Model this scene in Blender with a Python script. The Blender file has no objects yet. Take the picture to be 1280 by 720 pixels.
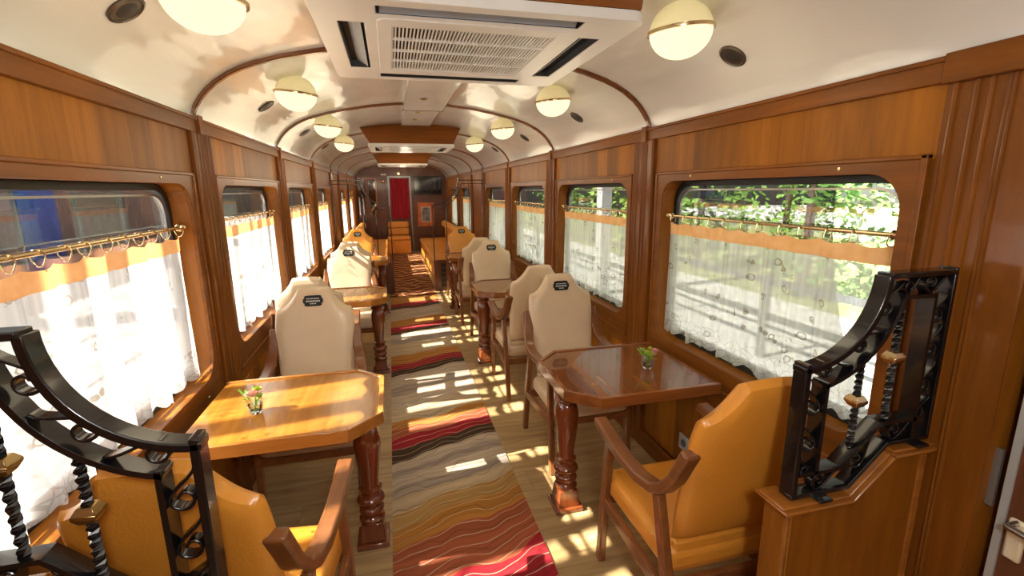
import bpy, bmesh, math, random
from mathutils import Vector, Matrix
random.seed(7)
PI = math.pi
scene = bpy.context.scene
COL = scene.collection

# ------------------------------------------------------------------ dimensions
XL, XR, XC = -0.896, 1.532, 0.318          # side walls, centre line
ZC = 2.017                                 # wall / ceiling line
YB, YE = -1.6, 13.6                        # wall behind the camera, far end wall
ST = [2.68 + 1.7556 * i for i in range(4)] # pilaster stations in the dining part
RIBS = [2.66, 4.41, 6.17, 8.0, 9.1, 10.95, 13.1]
WIN = [1.805 + 1.7556 * i for i in range(4)] + [10.0, 11.9]
WH, WZ0, WZ1 = 0.675, 0.80, 1.71
TT = 0.76                                  # table height

# ------------------------------------------------------------------ helpers
class MB:
    """collects shapes; build() links them as ONE mesh object"""
    def __init__(s): s.bm = bmesh.new()
    def box(s, x0, x1, y0, y1, z0, z1, M=None):
        c = [(x0,y0,z0),(x1,y0,z0),(x1,y1,z0),(x0,y1,z0),(x0,y0,z1),(x1,y0,z1),(x1,y1,z1),(x0,y1,z1)]
        v = [s.bm.verts.new(M @ Vector(p) if M else p) for p in c]
        for f in ((3,2,1,0),(4,5,6,7),(0,1,5,4),(1,2,6,5),(2,3,7,6),(3,0,4,7)):
            s.bm.faces.new([v[i] for i in f])
        return s
    def hexa(s, lo, hi):
        """two quads (4 points each, same winding) joined into a solid"""
        a = [s.bm.verts.new(p) for p in lo]; b = [s.bm.verts.new(p) for p in hi]
        s.bm.faces.new(a[::-1]); s.bm.faces.new(b)
        for i in range(4):
            j = (i+1) % 4; s.bm.faces.new([a[i], a[j], b[j], b[i]])
        return s
    def tube(s, pts, r, n=8, closed=False, flat=None, up=None):
        """tube through pts; r radius or list; flat=(w,h) gives a rectangular bar with w along `up`"""
        P = [Vector(p) for p in pts]; N = len(P); rings = []
        prev = None
        for i, p in enumerate(P):
            if closed: t = P[(i+1) % N] - P[i-1]
            else: t = P[min(i+1, N-1)] - P[max(i-1, 0)]
            t.normalize()
            if up is not None:
                u = Vector(up) - t * Vector(up).dot(t)
            elif prev is None:
                u = t.orthogonal()
            else:
                u = prev - t * prev.dot(t)
            if u.length < 1e-6: u = t.orthogonal()
            u.normalize(); prev = u; w = t.cross(u)
            rr = r[i] if isinstance(r, (list, tuple)) else r
            if flat:
                a, b = flat[0]/2, flat[1]/2
                ring = [p + u*a + w*b, p - u*a + w*b, p - u*a - w*b, p + u*a - w*b]
            else:
                ring = [p + (u*math.cos(2*PI*k/n) + w*math.sin(2*PI*k/n))*rr for k in range(n)]
            rings.append([s.bm.verts.new(q) for q in ring])
        m = len(rings[0])
        for i in range(N if closed else N-1):
            A, B = rings[i], rings[(i+1) % N]
            for k in range(m):
                s.bm.faces.new([A[k], A[(k+1) % m], B[(k+1) % m], B[k]])
        if not closed:
            s.bm.faces.new(rings[0][::-1]); s.bm.faces.new(rings[-1])
        return s
    def lathe(s, prof, c=(0,0,0), n=24, M=None):
        rings = []
        for r, z in prof:
            ring = []
            for k in range(n):
                p = Vector((r*math.cos(2*PI*k/n), r*math.sin(2*PI*k/n), z))
                p = (M @ p) if M else p + Vector(c)
                ring.append(s.bm.verts.new(p))
            rings.append(ring)
        for A, B in zip(rings, rings[1:]):
            for k in range(n): s.bm.faces.new([A[k], A[(k+1) % n], B[(k+1) % n], B[k]])
        if prof[0][0] > 1e-4: s.bm.faces.new(rings[0][::-1])
        if prof[-1][0] > 1e-4: s.bm.faces.new(rings[-1])
        return s
    def plate(s, outer, holes, to3, d):
        """flat plate with holes; outer/holes are 2D loops, to3 maps (a,b)->Vector, d is the extrusion vector"""
        bm = bmesh.new(); ed = []
        for loop in [outer] + list(holes):
            vs = [bm.verts.new(to3(*p)) for p in loop]
            ed += [bm.edges.new((vs[i], vs[(i+1) % len(vs)])) for i in range(len(vs))]
        bmesh.ops.triangle_fill(bm, use_beauty=True, use_dissolve=False, edges=ed)
        fs = list(bm.faces)
        ext = bmesh.ops.extrude_face_region(bm, geom=fs)
        vv = [g for g in ext['geom'] if isinstance(g, bmesh.types.BMVert)]
        bmesh.ops.translate(bm, verts=vv, vec=Vector(d))
        bmesh.ops.recalc_face_normals(bm, faces=bm.faces)
        me = bpy.data.meshes.new('tmp'); bm.to_mesh(me); bm.free()
        s.bm.from_mesh(me); bpy.data.meshes.remove(me)
        return s
    def grid(s, fn, nu, nv, wrap=False):
        V = [[s.bm.verts.new(fn(i/nu, j/nv)) for j in range(nv+1)] for i in range(nu+1)]
        for i in range(nu):
            for j in range(nv):
                s.bm.faces.new([V[i][j], V[i+1][j], V[i+1][j+1], V[i][j+1]])
        return s
    def build(s, name, m, parent=None, smooth=False, bevel=0, seg=2, loc=None, recalc=True):
        if recalc: bmesh.ops.recalc_face_normals(s.bm, faces=s.bm.faces)
        me = bpy.data.meshes.new(name); s.bm.to_mesh(me); s.bm.free()
        me.materials.append(m)
        if smooth:
            for p in me.polygons: p.use_smooth = True
            try: me.set_sharp_from_angle(angle=math.radians(42))
            except Exception: pass
        o = bpy.data.objects.new(name, me); COL.objects.link(o)
        if loc: o.location = loc
        if parent: o.parent = parent
        if bevel:
            b = o.modifiers.new('bevel', 'BEVEL'); b.width = bevel; b.segments = seg
            b.limit_method = 'ANGLE'; b.angle_limit = math.radians(40)
            for p in me.polygons: p.use_smooth = True
            try: me.set_sharp_from_angle(angle=math.radians(60))
            except Exception: pass
        return o

def thing(name, label, cat, loc=(0,0,0), rz=0, group=None):
    o = bpy.data.objects.new(name, None); COL.objects.link(o)
    o.empty_display_size = 0.05
    o.location = loc; o.rotation_euler = (0, 0, rz)
    return tag(o, label, cat, group)
def tag(o, label, cat, group=None, kind=None):
    o['label'] = label; o['category'] = cat
    if group: o['group'] = group
    if kind: o['kind'] = kind
    return o
def struct(o):
    o['kind'] = 'structure'; return o
def dup(root, loc, rz=None, label=None, group=None):
    r = root.copy(); COL.objects.link(r); r.location = loc
    if rz is not None: r.rotation_euler = (0, 0, rz)
    if label: r['label'] = label
    if group: r['group'] = group
    for ch in [c for c in root.children]:
        c = ch.copy(); COL.objects.link(c); c.parent = r
        for g in ch.children:
            d = g.copy(); COL.objects.link(d); d.parent = c
    return r
def rrect(a0, a1, b0, b1, r, n=6):
    pts = []
    for cx, cy, t0 in ((a1-r, b1-r, 0), (a0+r, b1-r, PI/2), (a0+r, b0+r, PI), (a1-r, b0+r, 1.5*PI)):
        for k in range(n+1):
            t = t0 + (PI/2)*k/n
            pts.append((cx + r*math.cos(t), cy + r*math.sin(t)))
    return pts
def rect(a0, a1, b0, b1): return [(a0,b0),(a1,b0),(a1,b1),(a0,b1)]

# ------------------------------------------------------------------ materials
def nodes(name):
    m = bpy.data.materials.new(name); m.use_nodes = True
    nt = m.node_tree; nt.nodes.clear()
    out = nt.nodes.new('ShaderNodeOutputMaterial')
    return m, nt, out
def N(nt, t, **kw):
    n = nt.nodes.new(t)
    for k, v in kw.items():
        if k.startswith('i_'):
            n.inputs[k[2:].replace('_', ' ')].default_value = v
        else: setattr(n, k, v)
    return n
def ramp(nt, stops, interp='LINEAR'):
    r = nt.nodes.new('ShaderNodeValToRGB'); cr = r.color_ramp; cr.interpolation = interp
    while len(cr.elements) > 1: cr.elements.remove(cr.elements[-1])
    cr.elements[0].position = stops[0][0]; cr.elements[0].color = (*stops[0][1], 1)
    for p, c in stops[1:]:
        e = cr.elements.new(p); e.color = (*c, 1)
    return r
def math_n(nt, op, a, b=None, c=None):
    n = nt.nodes.new('ShaderNodeMath'); n.operation = op
    for i, v in enumerate((a, b, c)):
        if v is None: continue
        if isinstance(v, (int, float)): n.inputs[i].default_value = v
        else: nt.links.new(v, n.inputs[i])
    return n.outputs[0]
def bsdf(nt, out, color=None, rough=.5, metal=0, coat=0, coat_r=.05, spec=.5):
    b = nt.nodes.new('ShaderNodeBsdfPrincipled')
    if color is not None and isinstance(color, tuple): b.inputs['Base Color'].default_value = (*color, 1)
    elif color is not None: nt.links.new(color, b.inputs['Base Color'])
    b.inputs['Roughness'].default_value = rough; b.inputs['Metallic'].default_value = metal
    b.inputs['Coat Weight'].default_value = coat; b.inputs['Coat Roughness'].default_value = coat_r
    b.inputs['Specular IOR Level'].default_value = spec
    nt.links.new(b.outputs[0], out.inputs[0])
    return b
def plain(name, color, rough=.5, metal=0, coat=0, noise=.06, nscale=8, bump=0, bscale=60, coat_r=.05):
    m, nt, out = nodes(name)
    tc = N(nt, 'ShaderNodeTexCoord'); nz = N(nt, 'ShaderNodeTexNoise'); nz.inputs['Scale'].default_value = nscale
    nt.links.new(tc.outputs['Object'], nz.inputs['Vector'])
    lo = tuple(max(0, c*(1-noise)) for c in color); hi = tuple(min(1, c*(1+noise)) for c in color)
    r = ramp(nt, [(.3, lo), (.7, hi)]); nt.links.new(nz.outputs[0], r.inputs[0])
    b = bsdf(nt, out, r.outputs[0], rough, metal, coat, coat_r)
    if bump:
        n2 = N(nt, 'ShaderNodeTexNoise'); n2.inputs['Scale'].default_value = bscale
        nt.links.new(tc.outputs['Object'], n2.inputs['Vector'])
        bp = N(nt, 'ShaderNodeBump'); bp.inputs['Strength'].default_value = bump; bp.inputs['Distance'].default_value = .004
        nt.links.new(n2.outputs[0], bp.inputs['Height']); nt.links.new(bp.outputs[0], b.inputs['Normal'])
    return m
def wood(name, c1, c2, grain='z', scale=1.0, rough=.32, coat=.35, strips=None, coat_r=.08, spec=.5):
    """c1 dark, c2 light; grain axis; strips=(axis, width, amount) veneer sheets of differing tone"""
    m, nt, out = nodes(name)
    tc = N(nt, 'ShaderNodeTexCoord'); mp = N(nt, 'ShaderNodeMapping')
    s = {'x': (1.2, 14, 14), 'y': (14, 1.2, 14), 'z': (14, 14, 1.2)}[grain]
    mp.inputs['Scale'].default_value = tuple(v*scale for v in s)
    nt.links.new(tc.outputs['Object'], mp.inputs['Vector'])
    nz = N(nt, 'ShaderNodeTexNoise'); nz.inputs['Scale'].default_value = 1.6; nz.inputs['Detail'].default_value = 6
    nz.inputs['Roughness'].default_value = .62; nz.inputs['Distortion'].default_value = .6
    nt.links.new(mp.outputs[0], nz.inputs['Vector'])
    r = ramp(nt, [(.25, c1), (.5, tuple((a+b)/2 for a, b in zip(c1, c2))), (.75, c2)])
    nt.links.new(nz.outputs[0], r.inputs[0])
    col = r.outputs[0]
    # broad tone drift
    n3 = N(nt, 'ShaderNodeTexNoise'); n3.inputs['Scale'].default_value = 1.7; nt.links.new(tc.outputs['Object'], n3.inputs['Vector'])
    hv = N(nt, 'ShaderNodeHueSaturation'); nt.links.new(col, hv.inputs['Color'])
    val = math_n(nt, 'MULTIPLY_ADD', n3.outputs[0], .5, .75)
    if strips:
        sp = N(nt, 'ShaderNodeSeparateXYZ'); nt.links.new(tc.outputs['Object'], sp.inputs[0])
        q = math_n(nt, 'FLOOR', math_n(nt, 'DIVIDE', sp.outputs['XYZ'.index(strips[0].upper())], strips[1]))
        wn = N(nt, 'ShaderNodeTexWhiteNoise', noise_dimensions='1D'); nt.links.new(q, wn.inputs['W'])
        v2 = math_n(nt, 'MULTIPLY_ADD', wn.outputs[0], strips[2], 1-strips[2]/2)
        val = math_n(nt, 'MULTIPLY', val, v2)
    nt.links.new(val, hv.inputs['Value'])
    b = bsdf(nt, out, hv.outputs[0], rough, 0, coat, coat_r, spec)
    bp = N(nt, 'ShaderNodeBump'); bp.inputs['Strength'].default_value = .06; bp.inputs['Distance'].default_value = .002
    nt.links.new(nz.outputs[0], bp.inputs['Height']); nt.links.new(bp.outputs[0], b.inputs['Normal'])
    return m
def glass(name, tint=(1,1,1), refl=.12, rough=0.0):
    m, nt, out = nodes(name)
    t = N(nt, 'ShaderNodeBsdfTransparent'); t.inputs[0].default_value = (*tint, 1)
    g = N(nt, 'ShaderNodeBsdfGlossy'); g.inputs['Roughness'].default_value = rough
    fr = N(nt, 'ShaderNodeFresnel'); fr.inputs[0].default_value = 1.5
    f = math_n(nt, 'MULTIPLY_ADD', fr.outputs[0], .9, refl*.3)
    mx = N(nt, 'ShaderNodeMixShader'); nt.links.new(f, mx.inputs[0]); nt.links.new(t.outputs[0], mx.inputs[1]); nt.links.new(g.outputs[0], mx.inputs[2])
    nt.links.new(mx.outputs[0], out.inputs[0])
    return m
def emis(name, color, strength):
    m, nt, out = nodes(name)
    e = N(nt, 'ShaderNodeEmission'); e.inputs[1].default_value = strength
    tc = N(nt, 'ShaderNodeTexCoord'); nz = N(nt, 'ShaderNodeTexNoise'); nz.inputs['Scale'].default_value = 5
    nt.links.new(tc.outputs['Object'], nz.inputs['Vector'])
    r = ramp(nt, [(.3, tuple(c*.93 for c in color)), (.7, color)]); nt.links.new(nz.outputs[0], r.inputs[0])
    nt.links.new(r.outputs[0], e.inputs[0]); nt.links.new(e.outputs[0], out.inputs[0])
    return m

W_PANEL = wood('veneer_panel', (.19,.062,.004), (.38,.135,.009), 'z', .8, .45, .04, ('y', .17, .55), coat_r=.3, spec=.14)
W_WALL  = wood('wall_wood', (.18,.058,.005), (.33,.112,.010), 'z', .9, .4, .08, coat_r=.2, spec=.2)
W_TRIM  = wood('trim_wood', (.15,.046,.005), (.26,.084,.009), 'y', 1.0, .36, .10, coat_r=.2, spec=.2)
W_TRIMZ = wood('upright_wood', (.15,.046,.005), (.26,.084,.009), 'z', 1.0, .34, .22, coat_r=.10, spec=.2)
W_DARK  = wood('dark_wood', (.10,.032,.014), (.19,.065,.028), 'z', 1.0, .3, .4)
W_RIB   = wood('rib_wood', (.13,.038,.010), (.24,.080,.020), 'x', 1.0, .22, .6)
W_LEG   = wood('turned_wood', (.11,.022,.008), (.24,.060,.014), 'z', 1.0, .14, .8)
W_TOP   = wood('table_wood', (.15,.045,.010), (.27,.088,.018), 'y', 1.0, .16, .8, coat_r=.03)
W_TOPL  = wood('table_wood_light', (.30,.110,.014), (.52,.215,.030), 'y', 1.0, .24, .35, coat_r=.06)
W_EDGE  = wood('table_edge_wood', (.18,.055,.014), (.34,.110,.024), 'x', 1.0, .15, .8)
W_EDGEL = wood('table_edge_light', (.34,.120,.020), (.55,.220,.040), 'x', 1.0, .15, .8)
W_CHAIR = wood('chair_wood', (.15,.050,.014), (.27,.095,.026), 'y', 1.2, .3, .3)
W_CAP   = wood('cap_wood', (.24,.080,.012), (.40,.145,.022), 'x', 1.0, .22, .5)
W_AC    = wood('housing_wood', (.20,.060,.010), (.34,.110,.018), 'x', .8, .4, .05, spec=.25)
def leather(name, c):
    return plain(name, c, .36, 0, .22, .05, 5, .25, 120, .2)
L_OR = leather('orange_leather', (.74,.30,.035))
L_CR = leather('cream_leather', (.74,.57,.37))
BLACK = plain('black_lacquer', (.005,.005,.006), .22, 0, .5, .1, 20)
RUBBER = plain('black_rubber', (.008,.008,.009), .45)
BRASS = plain('polished_brass', (.74,.58,.33), .18, 1.0, 0, .06, 12)
BRASSD = plain('aged_brass', (.45,.32,.14), .3, 1.0, 0, .1, 12)
CHROME = plain('brushed_metal', (.55,.55,.54), .25, 1.0)
GREYM = plain('grey_metal', (.30,.31,.30), .4, .7)
ACW = plain('ac_plastic', (.76,.74,.68), .35, 0, .1, .02)
ACG = plain('ac_grey', (.26,.26,.25), .5, 0, 0, .12, 60)
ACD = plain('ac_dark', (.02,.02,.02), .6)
ACB = plain('ac_blue_grey', (.36,.42,.50), .3)
CREAMP = plain('cream_paint', (.80,.70,.48), .3, 0, .3, .03)
WHITEP = plain('white_paint', (.75,.75,.72), .4)
GLOBE = emis('lit_globe', (1, .86, .56), 1.35)
MILK = plain('milky_glass_top', (.90,.80,.46), .3, 0, .4, .03)
MILK.node_tree.nodes['Principled BSDF'].inputs['Emission Color'].default_value = (1,.85,.42,1); MILK.node_tree.nodes['Principled BSDF'].inputs['Emission Strength'].default_value = .28
GLASS = glass('window_glass')
VGLASS = glass('clear_glass', (.93,.96,.95), .5)
CABG = glass('cabinet_glass', (.55,.5,.45), .5, .03)
SCREEN = plain('tv_screen', (.01,.012,.015), .08, 0, .6)

def ceil_mat():
    m, nt, out = nodes('cream_ceiling_gloss')
    tc = N(nt, 'ShaderNodeTexCoord')
    nz = N(nt, 'ShaderNodeTexNoise'); nz.inputs['Scale'].default_value = 1.2; nt.links.new(tc.outputs['Object'], nz.inputs['Vector'])
    r = ramp(nt, [(.3, (.69,.67,.61)), (.7, (.75,.73,.68))]); nt.links.new(nz.outputs[0], r.inputs[0])
    b = bsdf(nt, out, r.outputs[0], .22, 0, .5, .06)
    mp = N(nt, 'ShaderNodeMapping'); mp.inputs['Scale'].default_value = (2.2, .7, 2.2); nt.links.new(tc.outputs['Object'], mp.inputs['Vector'])
    n2 = N(nt, 'ShaderNodeTexNoise'); n2.inputs['Scale'].default_value = 2.2; n2.inputs['Detail'].default_value = 2.5
    nt.links.new(mp.outputs[0], n2.inputs['Vector'])
    bp = N(nt, 'ShaderNodeBump'); bp.inputs['Strength'].default_value = .35; bp.inputs['Distance'].default_value = .03
    nt.links.new(n2.outputs[0], bp.inputs['Height'])
    nt.links.new(bp.outputs[0], b.inputs['Normal']); nt.links.new(bp.outputs[0], b.inputs['Coat Normal'])
    return m
M_CEIL = ceil_mat()

def floor_mat():
    m, nt, out = nodes('laminate_floor')
    tc = N(nt, 'ShaderNodeTexCoord'); sp = N(nt, 'ShaderNodeSeparateXYZ'); nt.links.new(tc.outputs['Object'], sp.inputs[0])
    row = math_n(nt, 'FLOOR', math_n(nt, 'DIVIDE', sp.outputs[1], .19))
    wn = N(nt, 'ShaderNodeTexWhiteNoise', noise_dimensions='1D'); nt.links.new(row, wn.inputs['W'])
    xo = math_n(nt, 'ADD', sp.outputs[0], math_n(nt, 'MULTIPLY', wn.outputs[0], 5.0))
    colx = math_n(nt, 'FLOOR', math_n(nt, 'DIVIDE', xo, 1.25))
    w2 = N(nt, 'ShaderNodeTexWhiteNoise', noise_dimensions='1D')
    nt.links.new(math_n(nt, 'MULTIPLY_ADD', row, 7.13, colx), w2.inputs['W'])
    cb = N(nt, 'ShaderNodeCombineXYZ'); nt.links.new(math_n(nt, 'MULTIPLY', xo, 1.6), cb.inputs[0])
    nt.links.new(math_n(nt, 'MULTIPLY', sp.outputs[1], 16), cb.inputs[1]); nt.links.new(math_n(nt, 'MULTIPLY', w2.outputs[0], 30), cb.inputs[2])
    nz = N(nt, 'ShaderNodeTexNoise'); nz.inputs['Scale'].default_value = 1.5; nz.inputs['Detail'].default_value = 5; nz.inputs['Distortion'].default_value = .8
    nt.links.new(cb.outputs[0], nz.inputs['Vector'])
    r = ramp(nt, [(.25, (.32,.205,.085)), (.55, (.48,.325,.145)), (.8, (.58,.42,.21))]); nt.links.new(nz.outputs[0], r.inputs[0])
    hv = N(nt, 'ShaderNodeHueSaturation'); nt.links.new(r.outputs[0], hv.inputs['Color'])
    v = math_n(nt, 'MULTIPLY_ADD', w2.outputs[0], .22, .89)
    # seams
    fr = math_n(nt, 'FRACT', math_n(nt, 'DIVIDE', sp.outputs[1], .19)); seam = math_n(nt, 'GREATER_THAN', fr, .02)
    fx = math_n(nt, 'FRACT', math_n(nt, 'DIVIDE', xo, 1.25)); seam2 = math_n(nt, 'GREATER_THAN', fx, .003)
    sm = math_n(nt, 'MULTIPLY_ADD', math_n(nt, 'MULTIPLY', seam, seam2), .35, .65)
    nt.links.new(math_n(nt, 'MULTIPLY', v, sm), hv.inputs['Value'])
    bsdf(nt, out, hv.outputs[0], .34, 0, .15, .1)
    return m

def rug_mat():
    m, nt, out = nodes('striped_runner')
    tc = N(nt, 'ShaderNodeTexCoord'); sp = N(nt, 'ShaderNodeSeparateXYZ'); nt.links.new(tc.outputs['Object'], sp.inputs[0])
    mp = N(nt, 'ShaderNodeMapping'); mp.inputs['Scale'].default_value = (2.6, 1.3, 1); nt.links.new(tc.outputs['Object'], mp.inputs['Vector'])
    nz = N(nt, 'ShaderNodeTexNoise'); nz.inputs['Scale'].default_value = 1.3; nz.inputs['Detail'].default_value = 1.5; nt.links.new(mp.outputs[0], nz.inputs['Vector'])
    t = math_n(nt, 'ADD', math_n(nt, 'MULTIPLY_ADD', sp.outputs[0], -.32, sp.outputs[1]), math_n(nt, 'MULTIPLY_ADD', nz.outputs[0], .22, -.11))
    red, rust, org, och, tan, bei, gry, dk = (.33,.022,.030), (.36,.10,.045), (.44,.19,.04), (.46,.27,.09), (.54,.42,.27), (.52,.43,.32), (.37,.305,.25), (.075,.045,.028)
    Z = [(.9,bei),(1.2,dk),(1.35,red),(1.70,rust),(2.01,org),(2.14,och),(2.28,tan),(2.38,gry),(2.46,bei),(2.58,gry),(2.66,bei),(2.78,dk),(2.90,red),(3.06,rust),(3.15,org),(3.27,tan),(3.5,bei),(3.78,gry),(3.95,bei),(4.19,dk),(4.33,red),(4.50,org),(4.75,tan),(5.1,gry),(5.3,bei),(5.5,dk),(5.62,red),(5.8,org),(6.1,bei),(6.7,dk),(6.84,red),(7.05,org)]
    r = ramp(nt, [((z-.9)/7.0, c) for z, c in Z[:32]], 'CONSTANT')
    nt.links.new(math_n(nt, 'DIVIDE', math_n(nt, 'SUBTRACT', t, .9), 7.0), r.inputs[0])
    # tone streaks inside bands
    cb = N(nt, 'ShaderNodeCombineXYZ'); nt.links.new(sp.outputs[0], cb.inputs[0]); nt.links.new(math_n(nt, 'MULTIPLY', t, 26), cb.inputs[1])
    n2 = N(nt, 'ShaderNodeTexNoise'); n2.inputs['Scale'].default_value = 1.0; n2.inputs['Detail'].default_value = 2; nt.links.new(cb.outputs[0], n2.inputs['Vector'])
    hv = N(nt, 'ShaderNodeHueSaturation'); nt.links.new(r.outputs[0], hv.inputs['Color'])
    nt.links.new(math_n(nt, 'MULTIPLY_ADD', n2.outputs[0], 1.0, .5), hv.inputs['Value'])
    # thin wavy lines
    mp2 = N(nt, 'ShaderNodeMapping'); mp2.inputs['Scale'].default_value = (5, 2.2, 1); nt.links.new(tc.outputs['Object'], mp2.inputs['Vector'])
    n3 = N(nt, 'ShaderNodeTexNoise'); n3.inputs['Scale'].default_value = 1; n3.inputs['Detail'].default_value = 1; nt.links.new(mp2.outputs[0], n3.inputs['Vector'])
    ph = math_n(nt, 'FRACT', math_n(nt, 'MULTIPLY_ADD', t, 15.0, math_n(nt, 'MULTIPLY', n3.outputs[0], 1.9)))
    ln = math_n(nt, 'LESS_THAN', ph, .085)
    ph2 = math_n(nt, 'FRACT', math_n(nt, 'MULTIPLY_ADD', t, 9.0, math_n(nt, 'MULTIPLY', n3.outputs[0], 2.6)))
    ln2 = math_n(nt, 'LESS_THAN', ph2, .06)
    mx = N(nt, 'ShaderNodeMix', data_type='RGBA'); nt.links.new(math_n(nt, 'MULTIPLY', ln, .6), mx.inputs[0]); nt.links.new(hv.outputs[0], mx.inputs[6]); mx.inputs[7].default_value = (.62,.50,.33,1)
    mx2 = N(nt, 'ShaderNodeMix', data_type='RGBA'); nt.links.new(math_n(nt, 'MULTIPLY', ln2, .45), mx2.inputs[0]); nt.links.new(mx.outputs[2], mx2.inputs[6]); mx2.inputs[7].default_value = (.12,.045,.02,1)
    b = bsdf(nt, out, mx2.outputs[2], .95, 0, 0, .1, .1)
    n4 = N(nt, 'ShaderNodeTexNoise'); n4.inputs['Scale'].default_value = 300; nt.links.new(tc.outputs['Object'], n4.inputs['Vector'])
    bp = N(nt, 'ShaderNodeBump'); bp.inputs['Strength'].default_value = .3; bp.inputs['Distance'].default_value = .003
    nt.links.new(n4.outputs[0], bp.inputs['Height']); nt.links.new(bp.outputs[0], b.inputs['Normal'])
    return m
def rug2_mat():
    m, nt, out = nodes('brown_wave_runner')
    tc = N(nt, 'ShaderNodeTexCoord'); sp = N(nt, 'ShaderNodeSeparateXYZ'); nt.links.new(tc.outputs['Object'], sp.inputs[0])
    s1 = math_n(nt, 'SINE', math_n(nt, 'MULTIPLY_ADD', sp.outputs[0], 14, math_n(nt, 'MULTIPLY', sp.outputs[1], 2.0)))
    s2 = math_n(nt, 'SINE', math_n(nt, 'MULTIPLY_ADD', sp.outputs[0], -11, math_n(nt, 'MULTIPLY', sp.outputs[1], 3.0)))
    a = math_n(nt, 'FRACT', math_n(nt, 'MULTIPLY_ADD', sp.outputs[1], 4.0, math_n(nt, 'MULTIPLY', s1, .35)))
    b_ = math_n(nt, 'FRACT', math_n(nt, 'MULTIPLY_ADD', sp.outputs[1], 2.6, math_n(nt, 'MULTIPLY', s2, .4)))
    la = math_n(nt, 'LESS_THAN', a, .16); lb = math_n(nt, 'LESS_THAN', b_, .10)
    l = math_n(nt, 'MAXIMUM', la, lb)
    mx = N(nt, 'ShaderNodeMix', data_type='RGBA'); nt.links.new(l, mx.inputs[0]); mx.inputs[6].default_value = (.16,.045,.018,1); mx.inputs[7].default_value = (.52,.32,.13,1)
    bsdf(nt, out, mx.outputs[2], .95, 0, 0, .1, .1)
    return m

def sheer_mat(name, alpha, col, tr=.55):
    """net curtain: open weave (transparent) + light scattered through; small sprigs stitched on"""
    m, nt, out = nodes(name)
    tc = N(nt, 'ShaderNodeTexCoord')
    mp = N(nt, 'ShaderNodeMapping'); mp.inputs['Scale'].default_value = (0, 1, 1); nt.links.new(tc.outputs['Object'], mp.inputs['Vector'])
    nzd = N(nt, 'ShaderNodeTexNoise'); nzd.inputs['Scale'].default_value = 40; nt.links.new(mp.outputs[0], nzd.inputs['Vector'])
    vo = N(nt, 'ShaderNodeTexVoronoi'); vo.inputs['Scale'].default_value = 12.5; nt.links.new(mp.outputs[0], vo.inputs['Vector'])
    d = math_n(nt, 'ADD', vo.outputs['Distance'], math_n(nt, 'MULTIPLY_ADD', nzd.outputs[0], .22, -.11))
    ring = math_n(nt, 'COMPARE', d, .17, .035)
    v2 = N(nt, 'ShaderNodeTexVoronoi'); v2.inputs['Scale'].default_value = 34; nt.links.new(mp.outputs[0], v2.inputs['Vector'])
    dot = math_n(nt, 'MULTIPLY', math_n(nt, 'LESS_THAN', v2.outputs['Distance'], .3), math_n(nt, 'LESS_THAN', vo.outputs['Distance'], .30))
    mot = math_n(nt, 'MULTIPLY', math_n(nt, 'MAXIMUM', ring, math_n(nt, 'MULTIPLY', dot, .6)), .8)
    # lace border near the hem
    sp = N(nt, 'ShaderNodeSeparateXYZ'); nt.links.new(tc.outputs['Object'], sp.inputs[0])
    hem = math_n(nt, 'LESS_THAN', sp.outputs[2], .955)
    v3 = N(nt, 'ShaderNodeTexVoronoi', feature='DISTANCE_TO_EDGE'); v3.inputs['Scale'].default_value = 26; nt.links.new(mp.outputs[0], v3.inputs['Vector'])
    hl = math_n(nt, 'MULTIPLY', math_n(nt, 'MULTIPLY', hem, math_n(nt, 'LESS_THAN', v3.outputs['Distance'], .055)), .34)
    mot = math_n(nt, 'MAXIMUM', mot, hl)
    mc = N(nt, 'ShaderNodeMix', data_type='RGBA'); nt.links.new(mot, mc.inputs[0]); mc.inputs[6].default_value = (*col, 1); mc.inputs[7].default_value = (.22,.15,.08,1)
    df = N(nt, 'ShaderNodeBsdfDiffuse'); tl = N(nt, 'ShaderNodeBsdfTranslucent')
    nt.links.new(mc.outputs[2], df.inputs[0]); nt.links.new(mc.outputs[2], tl.inputs[0])
    m1 = N(nt, 'ShaderNodeMixShader'); m1.inputs[0].default_value = tr; nt.links.new(df.outputs[0], m1.inputs[1]); nt.links.new(tl.outputs[0], m1.inputs[2])
    tp = N(nt, 'ShaderNodeBsdfTransparent'); m2 = N(nt, 'ShaderNodeMixShader')
    mps = N(nt, 'ShaderNodeMapping'); mps.inputs['Scale'].default_value = (0, 34, .8); nt.links.new(tc.outputs['Object'], mps.inputs['Vector'])
    nzs = N(nt, 'ShaderNodeTexNoise'); nzs.inputs['Scale'].default_value = 1; nzs.inputs['Detail'].default_value = 1; nt.links.new(mps.outputs[0], nzs.inputs['Vector'])
    al = math_n(nt, 'MULTIPLY_ADD', nzs.outputs[0], .55, alpha-.275)
    nt.links.new(math_n(nt, 'MAXIMUM', al, mot), m2.inputs[0])
    nt.links.new(tp.outputs[0], m2.inputs[1]); nt.links.new(m1.outputs[0], m2.inputs[2]); nt.links.new(m2.outputs[0], out.inputs[0])
    return m
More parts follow.
